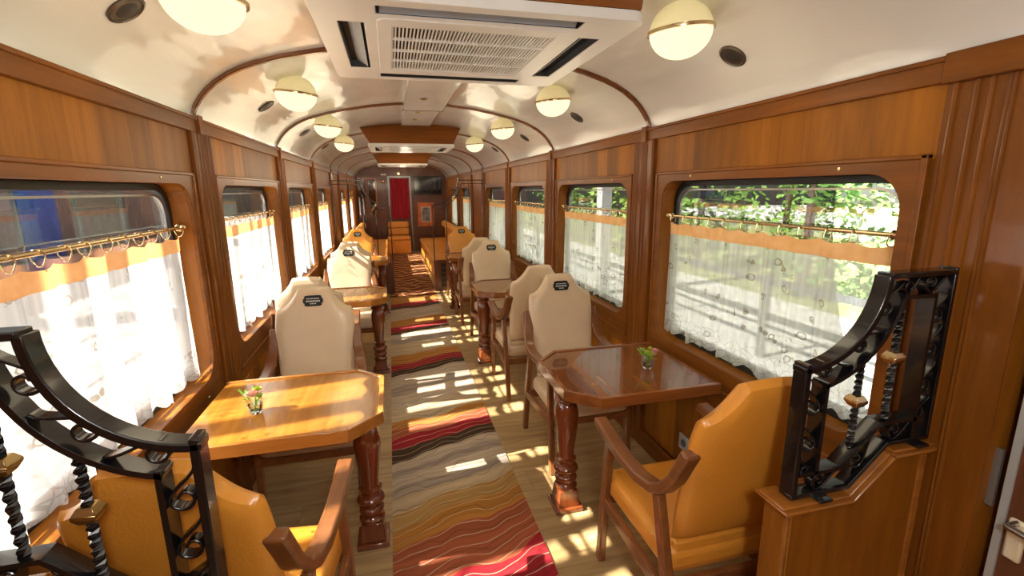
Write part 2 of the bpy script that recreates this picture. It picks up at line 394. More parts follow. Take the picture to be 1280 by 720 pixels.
def band_mat():
    m, nt, out = nodes('peach_curtain_band')
    tc = N(nt, 'ShaderNodeTexCoord')
    nz = N(nt, 'ShaderNodeTexNoise'); nz.inputs['Scale'].default_value = 14; nz.inputs['Detail'].default_value = 4; nt.links.new(tc.outputs['Object'], nz.inputs['Vector'])
    r = ramp(nt, [(.3, (.66,.29,.13)), (.6, (.76,.40,.24)), (.8, (.70,.46,.34))]); nt.links.new(nz.outputs[0], r.inputs[0])
    df = N(nt, 'ShaderNodeBsdfDiffuse'); tl = N(nt, 'ShaderNodeBsdfTranslucent')
    nt.links.new(r.outputs[0], df.inputs[0])
    tl.inputs[0].default_value = (.85,.46,.17,1)
    m1 = N(nt, 'ShaderNodeMixShader'); m1.inputs[0].default_value = .30; nt.links.new(df.outputs[0], m1.inputs[1]); nt.links.new(tl.outputs[0], m1.inputs[2])
    nt.links.new(m1.outputs[0], out.inputs[0])
    return m
SHEER_L = sheer_mat('net_curtain_left', .46, (.93,.91,.86))
SHEER_R = sheer_mat('net_curtain_right', .57, (.88,.87,.82), .35)
BAND = band_mat()

# ------------------------------------------------------------------ shell
def struct_name(o): return struct(o)
def ceil_prof():
    d = [(0,2.017),(.006,2.045),(.022,2.08),(.045,2.115),(.075,2.15),(.115,2.187),(.175,2.228),(.235,2.258),(.30,2.284),(.425,2.32),(.575,2.352),(.78,2.388),(1.0,2.412),(1.214,2.42)]
    L = [(XL+a, z) for a, z in d]; R = [(XR-a, z) for a, z in d[:-1]][::-1]
    return L + R
PROF = ceil_prof()
def ceil_z(x):
    for (x0,z0),(x1,z1) in zip(PROF, PROF[1:]):
        if x0 <= x <= x1: return z0 + (z1-z0)*(x-x0)/(x1-x0)
    return ZC

o = MB().box(XL-.1, XR+.1, YB-.1, YE+.1, -.08, 0).build('floor', floor_mat()); struct(o)
m = MB(); n = len(PROF)
m.grid(lambda u, v: Vector((PROF[round(u*(n-1))][0], YB + v*(YE-YB), PROF[round(u*(n-1))][1])), n-1, 1)
m.grid(lambda u, v: Vector((PROF[round(u*(n-1))][0], YB + v*(YE-YB), PROF[round(u*(n-1))][1]+.06)), n-1, 1)
o = m.build('ceiling', M_CEIL, smooth=True); struct(o)

ntrim = [0]
def trim(mb, mat, **k):
    ntrim[0] += 1
    return struct(mb.build('trim_%d' % ntrim[0], mat, **k))

for side in (-1, 1):
    X = XL if side < 0 else XR
    nm = 'left' if side < 0 else 'right'
    holes = [rrect(c-WH, c+WH, WZ0, WZ1, .12) for c in WIN]
    if side > 0: holes.append(rect(-.1, .81, .0005, 1.96))
    outer = rect(YB, YE, 0, 2.10)
    m = MB().plate(outer, holes, lambda a, b: Vector((X, a, b)), (side*.11, 0, 0))
    struct(m.build('wall_'+nm, W_WALL))
    # upper veneer panels
    m = MB()
    for k in range(-1, 4):
        y0 = (ST[k-0]+.14) if k >= 0 else 1.06
        if k < 0: a, b = (1.06 if side > 0 else YB), ST[0]-.12
        elif k < 3: a, b = ST[k]+.14, ST[k+1]-.12
        else: a, b = ST[3]+.14, YE
        m.box(X-side*.004, X, a, b, 1.745, 1.955)
    trim(m, W_PANEL)
    # lower wainscot panels under the windows
    m = MB()
    for k, c in enumerate(WIN[:4]):
        m.box(X-side*.010, X, c-.70, c+.70, .12, .60)
    trim(m, W_PANEL, bevel=.003)
    # cornice
    m = MB().box(X-side*.022, X, (1.06 if side > 0 else YB), YE, 1.95, 2.017)
    m.box(X-side*.030, X, (1.06 if side > 0 else YB), YE, 2.005, 2.02)
    if side > 0: m.box(X-.034, X, YB, 1.06, 1.945, 2.025)
    trim(m, W_TRIM, bevel=.004)
    struct(MB().box(X-side*.025, X, (.81 if side > 0 else YB), YE, 0, .11).build('baseboard_'+nm, W_TRIM, bevel=.005))
    # windows
    for k, c in enumerate(WIN):
        wid = k + 1 + (6 if side > 0 else 0)
        w = bpy.data.objects.new('window_%d' % wid, None); COL.objects.link(w); w.location = (X, c, 0); struct(w)
        P = lambda dx: (lambda a, b: Vector((dx, a, b)))
        MB().plate(rrect(-WH, WH, WZ0, WZ1, .12), [rrect(-WH+.035, WH-.035, WZ0+.03, WZ1-.03, .10)], P(side*.07), (side*.028, 0, 0)).build('gasket', RUBBER, w, bevel=.004)
        MB().plate(rrect(-WH+.05, WH-.05, WZ0+.045, WZ1-.045, .09), [rrect(-WH+.058, WH-.058, WZ0+.053, WZ1-.053, .085)], P(side*.075), (side*.012, 0, 0)).build('metal_bead', CHROME, w)
        MB().plate(rrect(-WH+.02, WH-.02, WZ0+.02, WZ1-.02, .10), [], P(side*.085), (side*.004, 0, 0)).build('pane', GLASS, w)
        MB().plate(rect(-WH-.045, WH+.045, WZ0-.115, WZ1+.04), [rrect(-WH+.002, WH-.002, WZ0+.002, WZ1-.002, .12)], P(0), (-side*.016, 0, 0)).build('window_surround', W_TRIM, w, bevel=.003)
        m = MB()
        for a, b, z0, z1 in ((-WH-.06, WH+.06, WZ1+.035, WZ1+.05), (-WH-.06, WH+.06, WZ0-.125, WZ0-.105), (-WH-.06, -WH-.04, WZ0-.125, WZ1+.05), (WH+.04, WH+.06, WZ0-.125, WZ1+.05)):
            m.box(0, -side*.022, a, b, z0, z1)
        m.build('moulding', W_TRIM, w, bevel=.004)
        # little brass screws
        m = MB()
        for sy, sz in ((-.45, WZ1+.02), (.4, WZ1+.02), (-.5, WZ0-.07), (.1, WZ0-.07), (.55, WZ0-.07)):
            m.lathe([(.006, 0), (.006, .002), (0, .003)], n=8, M=Matrix.Translation((-side*.016, sy, sz)) @ Matrix.Rotation(-side*PI/2, 4, 'Y'))
        m.build('screws', BRASS, w)
    # pilasters with their ribs
    for k, y in enumerate(ST + [9.1, 10.95, 13.1]):
        m = MB(); hw = .115 if k < 4 else .06
        m.box(X-side*.020, X, y-hw+.01, y+hw+.01, 0, 1.955)
        for dy, r in ((-.02, .011), (.012, .016), (hw*.6+.01, .008), (hw+.0, .008), (-hw+.02, .008)):
            m.tube([(X-side*.020, y+dy, .0), (X-side*.020, y+dy, 1.95)], r, 8)
        m.box(X-side*.036, X, y-.032, y+.018, 1.945, 2.03)
        trim(m, W_TRIMZ)

# ceiling ribs
for y in RIBS:
    pts = [Vector((x, y, z-.006)) for x, z in PROF]
    pts[0].x += .012; pts[-1].x -= .012
    trim(MB().tube(pts, 0, flat=(.034, .026), up=(0,1,0)), W_RIB, bevel=.006)

# right side: end of the panelling and the side doorway
m = MB(); m.box(XR-.006, XR, .81, 1.06, 0, 1.95)
for y, r in ((1.035, .009), (.985, .009), (.952, .007), (.915, .006), (.905, .006)):
    m.tube([(XR-.006, y, 0), (XR-.006, y, 1.945)], r, 8)
trim(m, W_TRIMZ)
d = bpy.data.objects.new('door_1', None); COL.objects.link(d); d.location = (XR+.04, .463, 0); struct(d)
MB().box(.05, .068, -.56, .38, .0, 1.98).build('frame_back', W_DARK, d)
MB().box(.0, .035, -.5, .30, .0, 1.96).build('door_leaf', W_DARK, d)
MB().box(-.006, .0, .30, .318, .0, 1.96).build('metal_edge', plain('aluminium_edge', (.5,.52,.5), .35, .3), d)
MB().box(-.012, -.003, .330, .352, .80, .97).build('strike_plate', GREYM, d)
h = MB(); h.box(-.016, 0, .25, .29, .68, .80); h.build('lock_case', CREAMP, d, bevel=.008)
MB().tube([(-.012,.272,.79), (-.05,.272,.79), (-.055,.2,.79)], .009, 10).build('door_handle', CHROME, d, smooth=True)

# end walls
outl = [(XL, 0), (XR, 0)] + [(x, z) for x, z in PROF[::-1]]
m = MB().plate(outl, [], lambda a, b: Vector((a, YE, b)), (0, .08, 0)); struct(m.build('wall_end', W_DARK))
m = MB().plate(outl, [], lambda a, b: Vector((a, YB-.08, b)), (0, .08, 0)); struct(m.build('wall_back', W_WALL))

# far door, its curtain, and fittings of the end wall
d = bpy.data.objects.new('door_2', None); COL.objects.link(d); d.location = (.255, YE, 0); struct(d)
MB().plate(rect(-.31, .31, 0, 2.06), [rect(-.265, .265, .0005, 2.02)], lambda a, b: Vector((a, 0, b)), (0, -.04, 0)).build('door_frame', GREYM, d, bevel=.004)
MB().box(-.265, .265, -.015, 0, 0, 2.02).build('door_leaf', W_DARK, d)
RED = plain('red_velvet', (.34,.005,.018), .8, 0, 0, .2, 30)
m = MB()
for s_ in (0, .006):
    m.grid(lambda u, v: Vector((-.25+.5*u, -.05 - s_ + .012*math.sin(u*2*PI*7), .90 + 1.10*v)), 70, 4)
o = m.build('door_curtain', RED, smooth=True, recalc=False); o.location = (.255, YE, 0)
tag(o, 'dark red pleated curtain over the far end doorway', 'curtain')

t = thing('television', 'flat black television mounted high beside the red curtain', 'television', (1.02, YE-.046, 1.81))
MB().box(-.38, .38, -.03, .045, -.245, .245).build('housing', BLACK, t, bevel=.008)
MB().box(-.35, .35, -.034, -.03, -.205, .215).build('screen', SCREEN, t)
MB().box(-.12, .12, .036, .0455, -.12, .12).build('wall_bracket', GREYM, t)
def chk_mat():
    m, nt, out = nodes('orange_mosaic_frame'); tc = N(nt, 'ShaderNodeTexCoord')
    v = N(nt, 'ShaderNodeTexVoronoi'); v.inputs['Scale'].default_value = 14; nt.links.new(tc.outputs['Object'], v.inputs['Vector'])
    r = ramp(nt, [(0, (.55,.07,.02)), (.5, (.72,.20,.04)), (1, (.35,.05,.02))]); nt.links.new(v.outputs['Color'], r.inputs[0])
    bsdf(nt, out, r.outputs[0], .4); return m
t = thing('framed_picture', 'grey picture in a wide orange patterned frame under the television', 'picture', (.945, YE-.002, 1.01))
MB().plate(rect(-.225, .225, -.33, .33), [rect(-.115, .115, -.2, .2)], lambda a, b: Vector((a, -.028, b)), (0, .026, 0)).build('frame', chk_mat(), t, bevel=.004)
MB().plate(rect(-.122, .122, -.207, .207), [rect(-.108, .108, -.192, .192)], lambda a, b: Vector((a, -.032, b)), (0, .006, 0)).build('slip', WHITEP, t)
MB().box(-.115, .115, -.012, -.002, -.2, .2).build('print', plain('grey_print', (.22,.22,.21), .4, 0, .2, .7, 9), t)

t = thing('glazed_cabinet', 'dark wooden cabinet with two narrow glazed doors left of the end doorway', 'cabinet', (-.60, YE-.012, 0))
MB().box(-.295, .275, -.10, 0, 0, 2.08).build('carcass', W_DARK, t, bevel=.004)
for i, x in enumerate((-.145, .13)):
    dd = MB().plate(rect(x-.13, x+.13, .97, 2.03), [rect(x-.085, x+.085, 1.03, 1.97)], lambda a, b: Vector((a, -.118, b)), (0, .016, 0)).build('door', W_LEG, t, bevel=.003)
    MB().box(x-.085, x+.085, -.110, -.106, 1.03, 1.97).build('pane', CABG, dd)
    MB().box(x-.13, x+.13, -.118, -.102, .08, .93).build('lower_door', W_DARK, t, bevel=.006)
t = thing('switch_box', 'small square framed box beside the red curtain', 'switch box', (-.165, YE, 1.93))
MB().box(-.055, .055, -.03, 0, -.055, .055).build('case', W_TRIMZ, t, bevel=.004)
MB().lathe([(.022, 0), (.022, .006), (0, .007)], n=16, M=Matrix.Translation((0, -.03, 0)) @ Matrix.Rotation(PI/2, 4, 'X')).build('dial', BRASSD, t)
o = MB().box(-.07, .07, -.012, 0, -.022, .022).build('white_sign', WHITEP, loc=(-.15, YE, 2.10)); tag(o, 'small white plate above the square switch box', 'sign')
m = MB(); m.lathe([(.045, 0), (.04, .012), (0, .014)], n=20, M=Matrix.Rotation(PI/2, 4, 'X'))
for a in (-1, 1): m.lathe([(.02, 0), (.0, .010)], n=10, M=Matrix.Translation((a*.075, 0, 0)) @ Matrix.Rotation(PI/2, 4, 'X'))
o = m.build('brass_ornament', BRASS, loc=(.25, YE, 2.14)); tag(o, 'small brass ornament above the end doorway', 'ornament')

# ------------------------------------------------------------------ carpets
o = MB().box(-.088, .622, .3, 7.55, .0005, .008).build('carpet_runner', rug_mat())
tag(o, 'long aisle runner in wavy red, orange, beige and brown bands', 'rug')
o = MB().box(-.10, .66, 7.56, 12.93, .0005, .008).build('carpet_runner', rug2_mat())
tag(o, 'brown runner with thin wavy lines between the lounge benches', 'rug')

# ------------------------------------------------------------------ ceiling duct
m = MB(); m.box(.15, .49, 2.2, 4.40, 2.352, 2.43); m.box(.16, .48, 4.40, 5.55, 2.372, 2.43)
duct = trim(m, M_CEIL, bevel=.006)
m = MB(); m.box(.485, .498, 2.2, 4.40, 2.36, 2.415); m.box(.475, .488, 4.40, 5.35, 2.38, 2.415); trim(m, W_RIB)
m = MB(); m.box(.145, .495, 4.395, 4.408, 2.35, 2.362); trim(m, W_RIB)
m = MB(); m.box(.16, .48, 6.6, 9.4, 2.372, 2.43); trim(m, M_CEIL, bevel=.006)

# ------------------------------------------------------------------ air conditioners
def make_ac(label):
    t = thing('air_conditioner', label, 'air conditioner', (.29, 1.83, 2.15), 0, 'cassette air conditioners along the ceiling')
    zt = .285
    B = .455; T = .60; TY = .24
    # tapered housing: wooden ends, cream sides
    for s_ in (-1, 1):
        MB().hexa([(-B, s_*B, .031), (B, s_*B, .031), (T, s_*TY, zt), (-T, s_*TY, zt)],
                  [(-B, s_*(B-.02), .031), (B, s_*(B-.02), .031), (T, s_*(TY-.02), zt), (-T, s_*(TY-.02), zt)]).build('housing_end', W_AC, t)
    for s_ in (-1, 1):
        MB().hexa([(s_*B, -B+.02, .031), (s_*B, B-.02, .031), (s_*T, TY-.02, zt), (s_*T, -TY+.02, zt)],
                  [(s_*(B-.02), -B+.02, .031), (s_*(B-.02), B-.02, .031), (s_*(T-.02), TY-.02, zt), (s_*(T-.02), -TY+.02, zt)]).build('housing_side', M_CEIL, t)
    hs = [rect(-.30, .30, -.412, -.345), rect(-.30, .30, .345, .412), rect(-.41, -.335, -.27, .27), rect(.335, .41, -.27, .27), rect(-.25, .25, -.25, .25)]
    MB().plate(rrect(-.475, .475, -.455, .455, .04, 5), hs, lambda a, b: Vector((a, b, 0)), (0, 0, .030)).build('panel', ACW, t, bevel=.008)
    MB().box(-.43, .43, -.42, .42, .032, .05).build('inner_tray', ACD, t)
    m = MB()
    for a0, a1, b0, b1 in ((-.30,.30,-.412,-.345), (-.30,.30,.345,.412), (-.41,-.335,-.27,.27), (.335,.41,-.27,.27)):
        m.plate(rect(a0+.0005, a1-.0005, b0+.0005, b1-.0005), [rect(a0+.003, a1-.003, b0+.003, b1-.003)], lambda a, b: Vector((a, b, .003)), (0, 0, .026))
    m.build('slot_shade_liner', ACD, t)  # black liner added to give the slot walls their shade
    fr = MB().plate(rrect(-.30, .30, -.325, .325, .03), [rect(-.255, .255, -.27, .27)], lambda a, b: Vector((a, b, -.004)), (0, 0, .006)).build('grille_frame', ACW, t, bevel=.002)
    m = MB()
    for k in range(44):
        x = -.25 + .5*(k+.5)/44
        m.box(x-.0024, x+.0024, -.26, .26, .0, .007)
    for k in range(5):
        y = -.26 + .52*k/4
        m.box(-.255, .255, y-.004, y+.004, -.002, .006)
    m.build('grille', ACW, t)
    for s_ in (-1, 1):
        MB().hexa([(-.29, s_*.350, .004), (.29, s_*.350, .004), (.29, s_*.372, .020), (-.29, s_*.372, .020)],
                  [(-.29, s_*.350, .009), (.29, s_*.350, .009), (.29, s_*.372, .025), (-.29, s_*.372, .025)]).build('louver', ACB, t)
        MB().hexa([(s_*.345, -.26, .004), (s_*.345, .26, .004), (s_*.385, .26, .03), (s_*.385, -.26, .03)],
                  [(s_*.345, -.26, .010), (s_*.345, .26, .010), (s_*.385, .26, .036), (s_*.385, -.26, .036)]).build('louver', ACG, t)
    return t
ac = make_ac('nearest white ceiling air conditioner in a wooden housing, grille in full view')
dup(ac, (.27, 6.0, 2.15), 0, 'middle ceiling air conditioner in a wooden housing, beyond the cream duct')
dup(ac, (.27, 10.0, 2.15), 0, 'farthest and smallest ceiling air conditioner, towards the end doorway')

# ------------------------------------------------------------------ ceiling lamps, vents, downlights
def make_lamp(side, label):
    x = XL+.41 if side < 0 else XR-.465
    t = thing('ceiling_lamp', label, 'lamp', (x, 1.68, ceil_z(x)+.004), 0, 'round ceiling lamps in two rows')
    M = Matrix.Rotation(-side*.10, 4, 'Y') @ Matrix.Rotation(.06, 4, 'X')
    R = .112
    base = [(R*1.0, .02)] + [(R*math.sqrt(max(0, 1-(k/8)**2))*1.0, -.115+.0 + R*k/8*.0) for k in ()]
    prof = [(.113*math.cos(a), -.095 + .100*math.sin(a)) for a in [PI/2*k/10 for k in range(10)]][::-1]
    MB().lathe(prof, n=36, M=M).build('base', MILK, t, smooth=True)
    MB().lathe([(.110, -.088), (.121, -.088), (.122, -.094), (.121, -.100), (.110, -.100)], n=36, M=M).build('ring', BRASS, t, smooth=True)
    prof = [(.112*math.cos(a), -.097 - .095*math.sin(a)) for a in [PI/2*k/12 for k in range(12)]] + [(0.0005, -.192)]
    MB().lathe(prof, n=36, M=M).build('globe', GLOBE, t, smooth=True)
    return t
LY = [1.68, 3.12, 4.58, 6.15]
whereL = ['nearest to the camera', 'second from the camera', 'third from the camera', 'fourth from the camera']
for side, nm in ((-1, 'left'), (1, 'right')):
    l0 = make_lamp(side, 'lit round cream and brass ceiling lamp, %s in the %s row' % (whereL[0], nm))
    for k in range(1, 4):
        dup(l0, (l0.location.x, LY[k], l0.location.z), 0, 'lit round cream and brass ceiling lamp, %s in the %s row' % (whereL[k], nm))
    x = XL+.155 if side < 0 else XR-.135
    z = ceil_z(x)
    v = thing('ceiling_vent', 'dark oval ceiling vent beside the nearest lamp of the %s row' % nm, 'vent', (x, 1.80, z), 0, 'dark round vents beside the lamps')
    M = Matrix.Rotation(side*.62, 4, 'Y')
    MB().lathe([(.056, .004), (.058, -.006), (.050, -.010), (.046, -.006)], n=28, M=M).build('rim', plain('vent_rim', (.10,.075,.055), .35, .6), v, smooth=True)
    MB().lathe([(.047, -.004), (.02, -.008), (.0005, -.009)], n=28, M=M).build('mesh', plain('vent_dark', (.035,.028,.024), .5, .3, 0, .3, 200), v, smooth=True)
    for k, y in ((1, 3.50), (2, 4.95), (3, 6.4)):
        dup(v, (x, y, z), 0, 'dark oval ceiling vent beside the %s lamp of the %s row' % (['', 'second', 'third', 'fourth'][k], nm))
dl = thing('downlight', 'small round downlight in the cream ceiling duct, nearest of four', 'downlight', (.29, 3.14, 2.352), 0, 'small downlights in the ceiling duct')
MB().lathe([(.030, 0), (.034, -.004), (.026, -.006), (.022, -.001)], n=20).build('bezel', BRASSD, dl, smooth=True)
MB().lathe([(.022, -.001), (.0005, -.004)], n=20).build('lens', plain('dim_lens', (.35,.3,.22), .2, .5), dl)
for y, z, w in ((3.85, 2.352, 'second of four'), (4.62, 2.372, 'third of four'), (5.08, 2.372, 'farthest of four')):
    dup(dl, (.29, y, z), 0, 'small round downlight in the cream ceiling duct, ' + w)

# ------------------------------------------------------------------ curtains and rods
def make_curtain(side, label, seed):
    rnd = random.Random(seed)
    X = (XL-.035) if side < 0 else (XR+.035)
    t = thing('curtain', label, 'curtain', (X, 0, 0), 0, 'net curtains with peach bands on the windows')
    W = .632
    ph = [rnd.uniform(0, 6.28) for _ in range(4)]
    def fold(y, z):
        k = (1.50 - z)/.67
        a = .006 + .012*k
        return a*(math.sin(y*46+ph[0]+.8*math.sin(y*7+ph[1])) + .5*math.sin(y*23+ph[2]))
    def ypos(u, v):                       # flares towards the hem
        y = -W + 2*W*u
        return y*(1 + .025*v) + .012*v*math.sin(u*40+ph[3])
    topz = lambda u: 1.478 - .010*abs(math.sin(u*PI*9))
    def sheer(u, v):
        z0 = topz(u); hem = .845 - .018*abs(math.sin(u*PI*17)) + .006*math.sin(u*31+ph[1])
        z = 1.415 + (hem-1.415)*v
        y = ypos(u, v)
        return Vector((fold(y, z) - side*.008*0, y, z))
    def band(u, v):
        z0 = topz(u); z = z0 + (1.412-z0)*v
        y = ypos(u, 0)
        return Vector((fold(y, z) - side*.003, y, z))
    MB().grid(sheer, 230, 14).build('net_panel', SHEER_L if side < 0 else SHEER_R, t, smooth=True, recalc=False)
    MB().grid(band, 230, 3).build('band', BAND, t, smooth=True, recalc=False)
    for k in range(12):
        y = -W + .02 + (2*W-.04)*k/11 + rnd.uniform(-.015, .015)
        pts = [(.0 + .017*math.cos(a), y + .004*math.sin(a*2), 1.500 + .024*math.sin(a)) for a in [2*PI*j/16 for j in range(16)]]
        MB().tube(pts, .0022, 6, closed=True).build('curtain_ring', BRASS, t, smooth=True)
    return t
def make_rod(side, label):
    X = (XL-.035) if side < 0 else (XR+.035)
    t = thing('curtain_rod', label, 'curtain rod', (X, 0, 1.515), 0, 'brass curtain rods across the windows')
    MB().tube([(0, -.655, 0), (0, .655, 0)], .0085, 12).build('rod', BRASS, t, smooth=True)
    for s_ in (-1, 1):
        M = Matrix.Translation((0, s_*.655, 0)) @ Matrix.Rotation(-s_*PI/2, 4, 'X')
        MB().lathe([(.010, -.03), (.017, -.024), (.012, -.016), (.019, -.006), (.021, .004), (.018, .014), (.014, .019), (.014, .021)], n=18, M=M).build('finial', BRASS, t, smooth=True)
    return t
ordn = ['nearest', 'second', 'third', 'fourth', 'fifth', 'sixth']
for side, nm in ((-1, 'left'), (1, 'right')):
    for v in (0, 1):
        pass
    proto = [make_curtain(side, '', 5+side), make_curtain(side, '', 11+side)]
    rod0 = None
    for k, c in enumerate(WIN):
        lb = 'white net curtain with peach band on the %s window of the %s wall' % (ordn[k], nm)
        p = proto[k % 2]
        if k < 2: p.location.y = c; p['label'] = lb
        else: dup(p, (p.location.x, c, 0), 0, lb)
        lr = 'brass curtain rod across the %s window of the %s wall' % (ordn[k], nm)
        if rod0 is None: rod0 = make_rod(side, lr); rod0.location.y = c
        else: dup(rod0, (rod0.location.x, c, 1.515), 0, lr)

# ------------------------------------------------------------------ tables
def make_table(side, label):
    """side +1: right wall. local x=0 at the aisle edge, grows towards the wall"""
    xa = .7245 if side > 0 else -.082
    D = .745; H = .332; c = .13
    t = thing('dining_table', label, 'table', (xa, 2.117, 0), 0, 'dining tables along both walls')
    f = lambda a, b: Vector((side*a, b, TT-.052))
    out = [(0, -H+c), (c, -H), (D, -H), (D, H), (c, H), (0, H-c)]
    e = .022; inn = [(e, -H+c+e*.4), (c+e*.4, -H+e), (D-.001, -H+e), (D-.001, H-e), (c+e*.4, H-e), (e, H-c-e*.4)]
    inn2 = [(e+.001, -H+c+e*.4), (c+e*.4, -H+e+.001), (D-.002, -H+e+.001), (D-.002, H-e-.001), (c+e*.4, H-e-.001), (e+.001, H-c-e*.4)]
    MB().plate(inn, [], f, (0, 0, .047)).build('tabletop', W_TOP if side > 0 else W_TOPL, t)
    q = MB()
    N_ = len(out)
    for i in range(N_):
        j = (i+1) % N_
        if i == 2: continue       # wall edge
        a, b, a2, b2 = out[i], out[j], inn[i], inn[j]
        lo = [f(*a), f(*b), f(*b2), f(*a2)]
        hi = [p + Vector((0, 0, .054)) for p in lo]
        q.hexa(lo, hi)
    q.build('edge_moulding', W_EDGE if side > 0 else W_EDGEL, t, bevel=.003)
    MB().box(min(side*.06, side*.70), max(side*.06, side*.70), -.05, .05, TT-.085, TT-.053).build('bearer', W_DARK, t)
    xl = side*.093
    prof = [(.045,.115),(.050,.122),(.050,.135),(.038,.145),(.036,.155),(.046,.165),(.050,.178),(.046,.19),(.036,.198),(.036,.206),(.049,.216),(.054,.23),(.049,.246),(.036,.256),(.034,.27),(.044,.28),(.045,.288),(.034,.298),(.035,.33),(.040,.38),(.047,.45),(.052,.51),(.051,.555),(.043,.59),(.036,.602),(.048,.610),(.052,.620),(.047,.630),(.038,.636),(.038,.642),(.053,.652),(.056,.665),(.050,.678),(.046,.69),(.046,.708)]
    MB().lathe([(r*1.2, z) for r, z in prof], c=(xl, 0, 0), n=28).build('leg', W_LEG, t, smooth=True)
    m = MB(); m.box(xl-.075, xl+.075, -.075, .075, 0, .028); m.hexa([(xl-.06,-.06,.028),(xl+.06,-.06,.028),(xl+.06,.06,.028),(xl-.06,.06,.028)], [(xl-.05,-.05,.118),(xl+.05,-.05,.118),(xl+.05,.05,.118),(xl-.05,.05,.118)])
    m.build('plinth', W_LEG, t, bevel=.005)
    return t
TY0, TSP = 2.117, 2.268
tl = {}
for side, nm in ((-1, 'left'), (1, 'right')):
    t0 = make_table(side, 'nearest wooden dining table by the %s wall, a flower vase on it' % nm)
    dup(t0, (t0.location.x, TY0+TSP, 0), 0, 'second wooden dining table by the %s wall, behind the nearest one' % nm)
    dup(t0, (t0.location.x, TY0+2*TSP, 0), 0, 'farthest wooden dining table by the %s wall, before an orange chair' % nm)

# ------------------------------------------------------------------ chairs
def back_shape(th, z0, seam):
    """closed upholstered slab; crest raised in the middle, concave shoulders"""
    def top(u):
        a = abs(u)
        if a < .40: return 1.105 - .006*(a/.4)**2
        if a < .95:
            k = (a-.40)/.55; e = min(1, k/.12); e = e*e*(3-2*e)
            return 1.099 - .118*(1-(1-k)**1.9)*(.25+.75*e)
        return .981 - .022*((a-.95)/.05)**2
    def hw(v): return .198 + .028*min(1, v*1.25) - .010*max(0, v-.8)*5*.6
    def P(u, v, s_):
        uu = -1 + 2*u
        z = z0 + v*(top(uu)-z0)
        x = uu*hw(v)
        r = (1-abs(uu)**7)*(1-abs(2*v-1)**10)
        y = .155 - (z-.36)*.245 + s_*th*.5*(max(0, r)**.42)*(1+.10*(1-uu*uu))
        return Vector((x, y, z))
    return P
def make_chair(kind, plaque, label):
    t = thing('dining_armchair', label, 'chair', (0,0,0), 0, 'armchairs at the dining tables')
    lm = L_OR if kind == 'orange' else L_CR
    P = back_shape(.075, .465, None)
    m = MB()
    m.grid(lambda u, v: P(u, v, 1), 40, 34); m.grid(lambda u, v: P(u, v, -1), 40, 34)
    bmesh.ops.remove_doubles(m.bm, verts=m.bm.verts, dist=.0006)
    bk = m.build('backrest', lm, t, smooth=True)
    m = MB(); m.box(-.195, .195, .108, .162, .335, .462); m.build('back_panel', lm, t, bevel=.012, seg=3)
    m = MB(); m.hexa([(-.225,.10,.335),(.225,.10,.335),(.235,.60,.345),(-.235,.60,.345)], [(-.225,.10,.435),(.225,.10,.435),(.235,.60,.455),(-.235,.60,.455)])
    m.build('seat', lm, t, bevel=.035, seg=4)
    for s_ in (-1, 1):
        x = s_*.245
        MB().tube([(x*1.0, -.005, 0), (x, .055, .30), (x, .150, .640)], 0, flat=(.034, .044), up=(1,0,0)).build('leg', W_CHAIR, t, bevel=.006)
        MB().tube([(x, .585, 0), (x, .560, .32), (x, .520, .655)], 0, flat=(.032, .042), up=(1,0,0)).build('leg', W_CHAIR, t, bevel=.006)
        MB().tube([(x, .035, .285), (x, .565, .325)], 0, flat=(.026, .050), up=(1,0,0)).build('side_rail', W_CHAIR, t, bevel=.004)
        arm = [(s_*.228, .012, .865), (s_*.232, .035, .815), (s_*.238, .065, .745), (s_*.248, .105, .690), (s_*.255, .165, .655), (s_*.259, .25, .640), (s_*.261, .36, .645), (s_*.259, .48, .660), (s_*.254, .615, .682)]
        MB().tube(arm, 0, flat=(.058, .038), up=(1,0,0)).build('armrest', W_CHAIR, t, bevel=.009, seg=3)
    MB().box(-.235, .235, .075, .100, .275, .330).build('rear_rail', W_CHAIR, t, bevel=.004)
    MB().box(-.235, .235, .555, .580, .300, .345).build('front_rail', W_CHAIR, t, bevel=.004)
    if plaque:
        # plaque on the headrest, on the seat side
        zc = 1.030; yc = .155-(zc-.36)*.245 + .0400
        M = Matrix.Translation((0, yc, zc)) @ Matrix.Rotation(math.radians(13.8), 4, 'X')
        out = [(-.050,-.010),(-.044,-.013),(-.042,-.026),(-.030,-.029),(.030,-.029),(.042,-.026),(.044,-.013),(.050,-.010),(.050,.010),(.044,.013),(.042,.026),(.030,.029),(-.030,.029),(-.042,.026),(-.044,.013),(-.050,.010)]
        pq = MB().plate([(a*1.12, b*1.12) for a, b in out], [], lambda a, b: M @ Vector((a, 0, b)), M.to_3x3() @ Vector((0, .006, 0))).build('plaque', plain('plaque_black_'+kind, (.012,.014,.013), .3, .4), t)
        m = MB(); rr = random.Random(3)
        for row, (zz, n_, wd) in enumerate(((.013, 8, .032), (-.002, 9, .036), (-.017, 4, .014))):
            for k in range(n_):
                x = -wd + 2*wd*k/(n_-1)
                h = .0045 if row == 1 else .003
                v = [M @ Vector(p) for p in ((x-.0026, .0062, zz-h), (x+.0026, .0062, zz-h), (x+.0026, .0062, zz+h), (x-.0026, .0062, zz+h))]
                w = [M @ Vector(p) for p in ((x-.0026, .0078, zz-h), (x+.0026, .0078, zz-h), (x+.0026, .0078, zz+h), (x-.0026, .0078, zz+h))]
                m.hexa(v, w)
        m.build('raised_letters', WHITEP, pq)
    return t
XCR, XCL = 1.085, -.485
cream_p = make_chair('cream', True, 'cream leather armchair with black plaque facing the nearest right table')
cream_p.location = (XCR, 2.985, 0); cream_p.rotation_euler.z = PI
cream_n = make_chair('cream', False, 'cream leather armchair, its back to the nearest right plaque chair')
